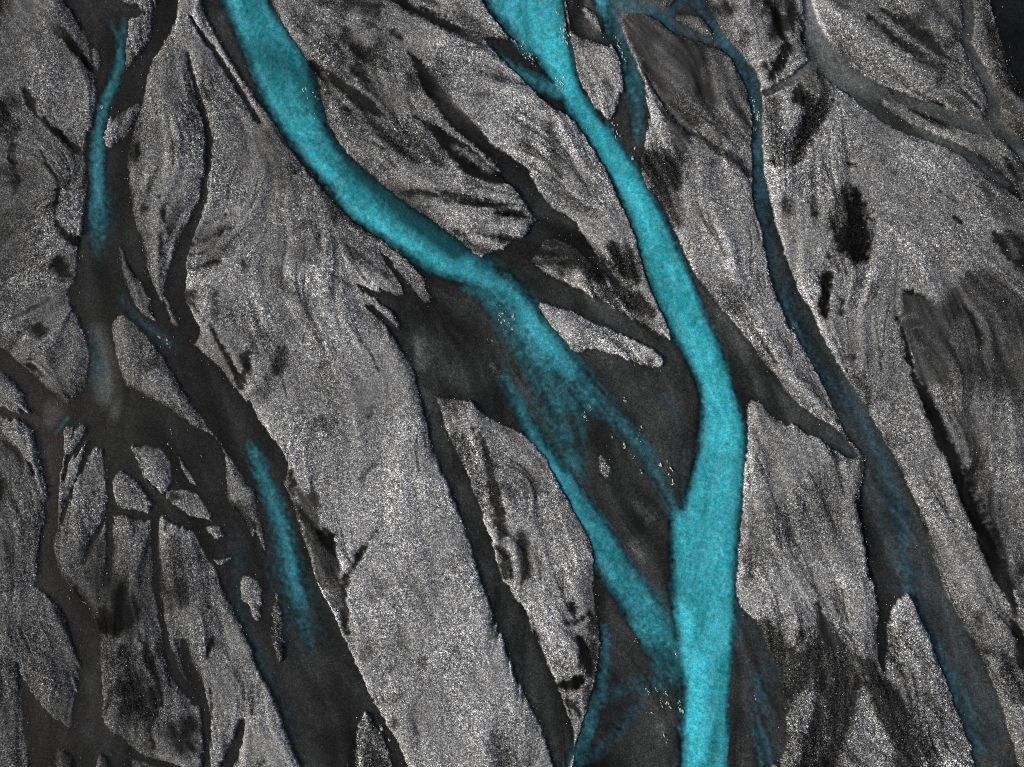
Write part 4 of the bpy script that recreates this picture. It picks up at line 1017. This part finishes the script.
def water_material():
    mt, nt, N = nodes('glacier_water'); L = nt.links.new
    out = N('ShaderNodeOutputMaterial')
    s = N('ShaderNodeAttribute', attribute_name='silt'); h = N('ShaderNodeAttribute', attribute_name='blueness'); l = N('ShaderNodeAttribute', attribute_name='load')
    geo = N('ShaderNodeNewGeometry')
    bn = N('ShaderNodeTexNoise'); bn.inputs['Scale'].default_value = 1.9; bn.inputs['Detail'].default_value = 4; bn.inputs['Roughness'].default_value = .65
    L(geo.outputs['Position'], bn.inputs['Vector'])
    bump = N('ShaderNodeBump'); bump.inputs['Strength'].default_value = 1.0; bump.inputs['Distance'].default_value = WAVE
    L(bn.outputs[0], bump.inputs['Height'])
    mixc = N('ShaderNodeMix', data_type='RGBA'); L(h.outputs['Fac'], mixc.inputs[0]); mixc.inputs[6].default_value = TEAL + (1,); mixc.inputs[7].default_value = BLUE + (1,)
    pn = N('ShaderNodeTexNoise'); pn.inputs['Scale'].default_value = 2.6; pn.inputs['Detail'].default_value = 3; pn.inputs['Roughness'].default_value = .7; L(geo.outputs['Position'], pn.inputs['Vector'])
    pf = N('ShaderNodeTexVoronoi', feature='F1'); pf.inputs['Scale'].default_value = 4.2; L(geo.outputs['Position'], pf.inputs['Vector'])
    pg = N('ShaderNodeSeparateColor'); L(pf.outputs['Color'], pg.inputs[0])
    pm = N('ShaderNodeMath', operation='MULTIPLY_ADD'); L(pg.outputs[0], pm.inputs[0]); pm.inputs[1].default_value = .34; pm.inputs[2].default_value = -.15
    pa = N('ShaderNodeMath', operation='ADD'); L(pn.outputs[0], pa.inputs[0]); L(pm.outputs[0], pa.inputs[1])
    pr = N('ShaderNodeMapRange'); pr.inputs[1].default_value = .38; pr.inputs[2].default_value = .80; pr.inputs[3].default_value = 0; pr.inputs[4].default_value = .50; L(pa.outputs[0], pr.inputs[0])
    mixp = N('ShaderNodeMix', data_type='RGBA'); L(pr.outputs[0], mixp.inputs[0]); L(mixc.outputs[2], mixp.inputs[6]); mixp.inputs[7].default_value = MILK + (1,)
    sc = N('ShaderNodeVectorMath', operation='SCALE'); L(mixp.outputs[2], sc.inputs[0]); L(l.outputs['Fac'], sc.inputs['Scale'])
    mk = N('ShaderNodeBsdfPrincipled'); L(sc.outputs[0], mk.inputs['Base Color']); mk.inputs['Roughness'].default_value = .22; mk.inputs['IOR'].default_value = 1.33; L(bump.outputs[0], mk.inputs['Normal'])
    tr = N('ShaderNodeBsdfTransparent'); gl = N('ShaderNodeBsdfGlossy'); gl.inputs['Roughness'].default_value = .04; L(bump.outputs[0], gl.inputs['Normal'])
    fr = N('ShaderNodeFresnel'); fr.inputs['IOR'].default_value = 1.33; L(bump.outputs[0], fr.inputs['Normal'])
    up = N('ShaderNodeMath', operation='SUBTRACT'); up.inputs[0].default_value = 1; L(geo.outputs['Backfacing'], up.inputs[1])
    fu = N('ShaderNodeMath', operation='MULTIPLY'); L(fr.outputs[0], fu.inputs[0]); L(up.outputs[0], fu.inputs[1])
    clear = N('ShaderNodeMixShader'); L(fu.outputs[0], clear.inputs[0]); L(tr.outputs[0], clear.inputs[1]); L(gl.outputs[0], clear.inputs[2])
    mx = N('ShaderNodeMixShader'); L(s.outputs['Fac'], mx.inputs[0]); L(clear.outputs[0], mx.inputs[1]); L(mk.outputs[0], mx.inputs[2])
    L(mx.outputs[0], out.inputs[0])
    return mt
def plain_material(name, col, rough, var=0.0, scale=3.0):
    mt, nt, N = nodes(name); L = nt.links.new
    out = N('ShaderNodeOutputMaterial'); bs = N('ShaderNodeBsdfPrincipled'); L(bs.outputs[0], out.inputs[0]); bs.inputs['Roughness'].default_value = rough
    geo = N('ShaderNodeNewGeometry'); n1 = N('ShaderNodeTexNoise'); n1.inputs['Scale'].default_value = scale; n1.inputs['Detail'].default_value = 5
    L(geo.outputs['Position'], n1.inputs['Vector'])
    mr = N('ShaderNodeMapRange'); mr.inputs[1].default_value = .3; mr.inputs[2].default_value = .7; mr.inputs[3].default_value = 1 - var; mr.inputs[4].default_value = 1 + var
    L(n1.outputs[0], mr.inputs[0])
    sc = N('ShaderNodeVectorMath', operation='SCALE'); sc.inputs[0].default_value = col; L(mr.outputs[0], sc.inputs['Scale']); L(sc.outputs[0], bs.inputs['Base Color'])
    return mt
MG = ground_material(); MW = water_material()
MS = plain_material('river_stone', (.46, .46, .45), .8, .6, 2.2)
MF = plain_material('white_water', (.55, .60, .62), .6, .3, 6)
MP = plain_material('outwash_plain', (.12, .12, .118), .9, .6, .02)

# ---- ground, bars, water
attrs = {'pebbles': take((speck * dry + 0.25 * (1 - dry)).astype(np.float32)), 'paleness': take(pale), 'stone_tint': take(tint)}
isbar = (cb > 0) & (cell_wet > 0.0)
def pieces(key):
    """4-connected pieces of equal non-zero key: returns piece id per cell (0 = none)"""
    h, w = key.shape
    parent = [0]
    def find(a):
        while parent[a] != a:
            parent[a] = parent[parent[a]]; a = parent[a]
        return a
    out = np.zeros(key.shape, np.int32)
    prev = []
    for r in range(h):
        row = key[r]
        cut = np.flatnonzero(np.diff(row)) + 1
        st_ = np.concatenate([[0], cut]).tolist(); en = np.concatenate([cut, [w]]).tolist()
        cur = []; p = 0
        for a, e in zip(st_, en):
            kk = int(row[a])
            if kk == 0: continue
            idn = 0
            while p < len(prev) and prev[p][1] <= a: p += 1
            t = p
            while t < len(prev) and prev[t][0] < e:
                if prev[t][2] == kk:
                    f = find(prev[t][3])
                    if idn == 0: idn = f
                    elif f != idn: parent[f] = idn
                t += 1
            if idn == 0:
                idn = len(parent); parent.append(idn)
            cur.append((a, e, kk, idn)); out[r, a:e] = idn
        prev = cur
    root = np.array([find(a) for a in range(len(parent))])
    return root[out]
key = np.where(isbar, cb, 0).astype(np.int32)
comp = pieces(key); cnt = np.bincount(comp.ravel())
for k in range(len(BARS)):
    ids = np.unique(comp[key == k + 1])
    if len(ids) == 0: print('no ground for', BARS[k][0][0]); continue
    best = ids[np.argmax(cnt[ids])]
    drop = (key == k + 1) & (comp != best); isbar &= ~drop
key = np.where(isbar, cb, 0).astype(np.int32)
inside = (PX[:-1, :-1] > 0) & (PX[:-1, :-1] < FW) & (PY[:-1, :-1] > 0) & (PY[:-1, :-1] < FH)
gk = pieces(np.where((take(blur(tone, 1.5))[:-1, :-1] < 54) & inside, key, 0)); gcount = np.bincount(gk.ravel())
sheet('riverbed', ~isbar, VZ, attrs, MG, kind='structure', label='black sand bed under the braided channels', category='riverbed')
for k, ((lb, cat), _) in enumerate(BARS):
    own = isbar & (key == k + 1)
    gl = [g for g in np.unique(gk[own]) if g and gcount[g] > 260]
    gl = sorted(gl, key=lambda g: -gcount[g])[:8]
    part = np.isin(gk, gl) & own
    o = sheet('gravel_islet' if 'islet' in cat else 'gravel_bar', own & ~part, VZ, attrs, MG, label=lb, category=cat, group='gravel bars between the braided channels')
    for g in gl:
        c_ = sheet('gully', own & (gk == g), VZ, attrs, MG)  # pieces cut by dark tone, the painted scarp shadow among them
        if o is None: print('?', lb)
        c_.parent = o
wv = (0.004 * g1 + 0.010 * m['fine'] * (0.3 + silt)).astype(np.float32)
core = sstep(.45, 1.0, blur(silt, 5))
load = np.clip((1 + LOAD * m['lum']) * (.52 + .60 * core) * np.exp(.07 * m['p3'] + .05 * m['thin']) * np.exp(0.10 * g2 + 0.07 * g1 + RIP * m['ripple'] + 0.05 * m['mid']), .2, 2.2)
s_out = np.clip(silt * (1 + 0.16 * g2 * (1 - silt) * 2.2 + 0.10 * m['mid']), 0, 1) * sstep(0.4, -1.2, wet)
wat = {'silt': take(s_out), 'blueness': take(np.clip(m['hue'] + 0.06 * m['mid'] + .35 * (1 - core) * sstep(.2, .6, silt), 0, 1)), 'load': take(load)}
WZ = take(wv) * (1 - fall) - 1.0 * fall
iswater = (cell_wet < 2.0) & (edge[:-1, :-1] > 3)
for k, (nm, lb, _) in enumerate(REACHES):
    sheet(nm, iswater & (cw == k + 1), WZ, wat, MW, kind='structure', label=lb, category=nm.split('_')[-1], group='braided channels')
sheet('channel_water', iswater & (cw == 0), WZ, wat, MW, kind='structure', label='small puddles and threads of dark water between bars', category='water')

# ---- loose stones and white water: irregular low stones merged into one scatter each
t_ = (1 + 5 ** .5) / 2
ICO = np.array([(-1, t_, 0), (1, t_, 0), (-1, -t_, 0), (1, -t_, 0), (0, -1, t_), (0, 1, t_), (0, -1, -t_), (0, 1, -t_), (t_, 0, -1), (t_, 0, 1), (-t_, 0, -1), (-t_, 0, 1)]) / math.hypot(1, t_)
ICF = np.array([(0, 11, 5), (0, 5, 1), (0, 1, 7), (0, 7, 10), (0, 10, 11), (1, 5, 9), (5, 11, 4), (11, 10, 2), (10, 7, 6), (7, 1, 8), (3, 9, 4), (3, 4, 2), (3, 2, 6), (3, 6, 8), (3, 8, 9), (4, 9, 5), (2, 4, 11), (6, 2, 10), (8, 6, 7), (9, 8, 1)])
def scatter(name, c, size, aspect, ang, flat, mat, **props):
    n = len(c)
    if n == 0: return
    v = ICO[None] * (1 + 0.22 * RNG.standard_normal((n, 12, 1)))
    v = v * np.stack([size * aspect, size, size * flat], -1)[:, None, :]
    ca, sa = np.cos(ang)[:, None], np.sin(ang)[:, None]
    v = np.stack([v[..., 0] * ca - v[..., 1] * sa, v[..., 0] * sa + v[..., 1] * ca, v[..., 2]], -1) + c[:, None, :]
    f = (ICF[None] + 12 * np.arange(n)[:, None, None]).reshape(-1).astype(np.int32)
    me = bpy.data.meshes.new(name)
    me.vertices.add(12 * n); me.vertices.foreach_set('co', v.astype(np.float32).ravel())
    me.loops.add(len(f)); me.loops.foreach_set('vertex_index', f)
    k = len(f) // 3
    me.polygons.add(k); me.polygons.foreach_set('loop_start', np.arange(0, 3 * k, 3, dtype=np.int32)); me.polygons.foreach_set('loop_total', np.full(k, 3, np.int32))
    me.update(calc_edges=True); me.validate()
    return link(name, me, mat, **props)
# stones: thick on stony ground and along the damp rims, sparse elsewhere
n = 400000
sx = RNG.uniform(0, FW, n); sy = RNG.uniform(0, FH, n)
jj = (sy * SAMPLES_PER_UNIT).astype(int); ii = (sx * SAMPLES_PER_UNIT).astype(int)
wd = wet[jj, ii]; sp = speck[jj, ii]
prob = np.where(wd > 0, STONE_D * np.clip(sp - .35, 0, 2) + (0.04 + 0.10 * sstep(700, 860, sx)) * np.exp(-wd / 3), 0.035 * np.exp(wd / 3.5) * (silt[jj, ii] < .5))
keep = RNG.uniform(size=n) < prob
sx, sy, jj, ii = sx[keep], sy[keep], jj[keep], ii[keep]
size = 0.045 + 0.07 * RNG.uniform(size=len(sx)) ** 2.5
c = np.stack([(sx - FW / 2) * M, (FH / 2 - sy) * M, Z[jj, ii] + 0.25 * size], -1)
scatter('gravel', c, size, 1 + .5 * RNG.uniform(size=len(sx)), RNG.uniform(0, 6.28, len(sx)), .7 + .2 * RNG.uniform(size=len(sx)), MS, kind='stuff', label='loose pale stones strewn over the bars and along the channel edges', category='gravel')
fc, fa, fs = [], [], []
for e in FOAM:
    tag, v = e.split(); x, y, r, k = [float(z) for z in v.split(',')]
    x0, y0 = pts(tag + ' %f,%f' % (x, y))[0]
    for _ in range(int(k * 1.1)):
        al, ac = RNG.normal() * r / 5.5, RNG.normal() * r / 14; jq, iq = int(min(max(y0, 1), FH - 2) * SAMPLES_PER_UNIT), int(min(max(x0, 1), FW - 2) * SAMPLES_PER_UNIT); uu, vv = m['u'][jq, iq], m['v'][jq, iq]; X = x0 + al * uu - ac * vv; Y = y0 + al * vv + ac * uu
        if not (1 < X < FW - 2 and 1 < Y < FH - 2): continue
        j, i = int(Y * SAMPLES_PER_UNIT), int(X * SAMPLES_PER_UNIT)
        if wet[j, i] > 0.5: continue
        fc.append(((X - FW / 2) * M, (FH / 2 - Y) * M, 0.02)); fa.append(-math.atan2(m['v'][j, i], m['u'][j, i]) + RNG.normal() * .35); fs.append(.035 + .13 * RNG.uniform() ** 3)
fs = np.array(fs)
scatter('white_water_foam', np.array(fc), fs, 1.5 + 1.8 * RNG.uniform(size=len(fs)), np.array(fa), np.full(len(fs), .45), MF, kind='stuff', label='white broken wave crests in the fast turquoise streams', category='foam')
# plain beyond, to the horizon
me = bpy.data.meshes.new('ground')
R_ = 4000.0
me.from_pydata([(-R_, -R_, -1.35), (R_, -R_, -1.35), (R_, R_, -1.35), (-R_, R_, -1.35)], [], [(0, 1, 2, 3)])
link('ground', me, MP, kind='structure', label='dark outwash plain beyond the channels', category='ground')

# ---- light, sky, camera
sc = bpy.context.scene
w = bpy.data.worlds.new('World'); sc.world = w; w.use_nodes = True
nt = w.node_tree; bg = nt.nodes['Background']
sky = nt.nodes.new('ShaderNodeTexSky'); sky.sky_type = 'NISHITA'; sky.sun_disc = False
EL, AZ = math.radians(SUN_EL), math.radians(SUN_AZ)      # AZ: compass bearing of the sun, clockwise from +Y
sky.sun_elevation = EL; sky.sun_rotation = AZ; sky.dust_density = 9.0; sky.ozone_density = 0.2; sky.air_density = 0.6
nt.links.new(sky.outputs[0], bg.inputs[0]); bg.inputs[1].default_value = SKY
la = bpy.data.lights.new('sun', 'SUN'); la.energy = SUN; la.angle = math.radians(SUN_ANGLE); la.color = (1.0, .97, .93)
lo = bpy.data.objects.new('sun', la); C.objects.link(lo); lo.location = (-60, 60, 90)
lo.rotation_euler = (math.radians(90) - EL, 0, math.pi - AZ)
cam = bpy.data.cameras.new('camera'); co = bpy.data.objects.new('camera', cam); C.objects.link(co)
cam.sensor_width = 36; cam.lens = 24; cam.clip_end = 9000; cam.clip_start = 1
co.location = (0, 0, FW * M * 24 / 36); co.rotation_euler = (0, 0, 0)
sc.camera = co
vs = sc.view_settings; vs.view_transform = 'Standard'; vs.look = 'None'; vs.gamma = 1; vs.use_curve_mapping = False; vs.exposure = EXPOSURE
sc.cycles.transparent_max_bounces = 8; sc.cycles.max_bounces = 4
sc.cycles.use_denoising = False
sc.cycles.pixel_filter_type = 'BLACKMAN_HARRIS'; sc.cycles.filter_width = 1.0
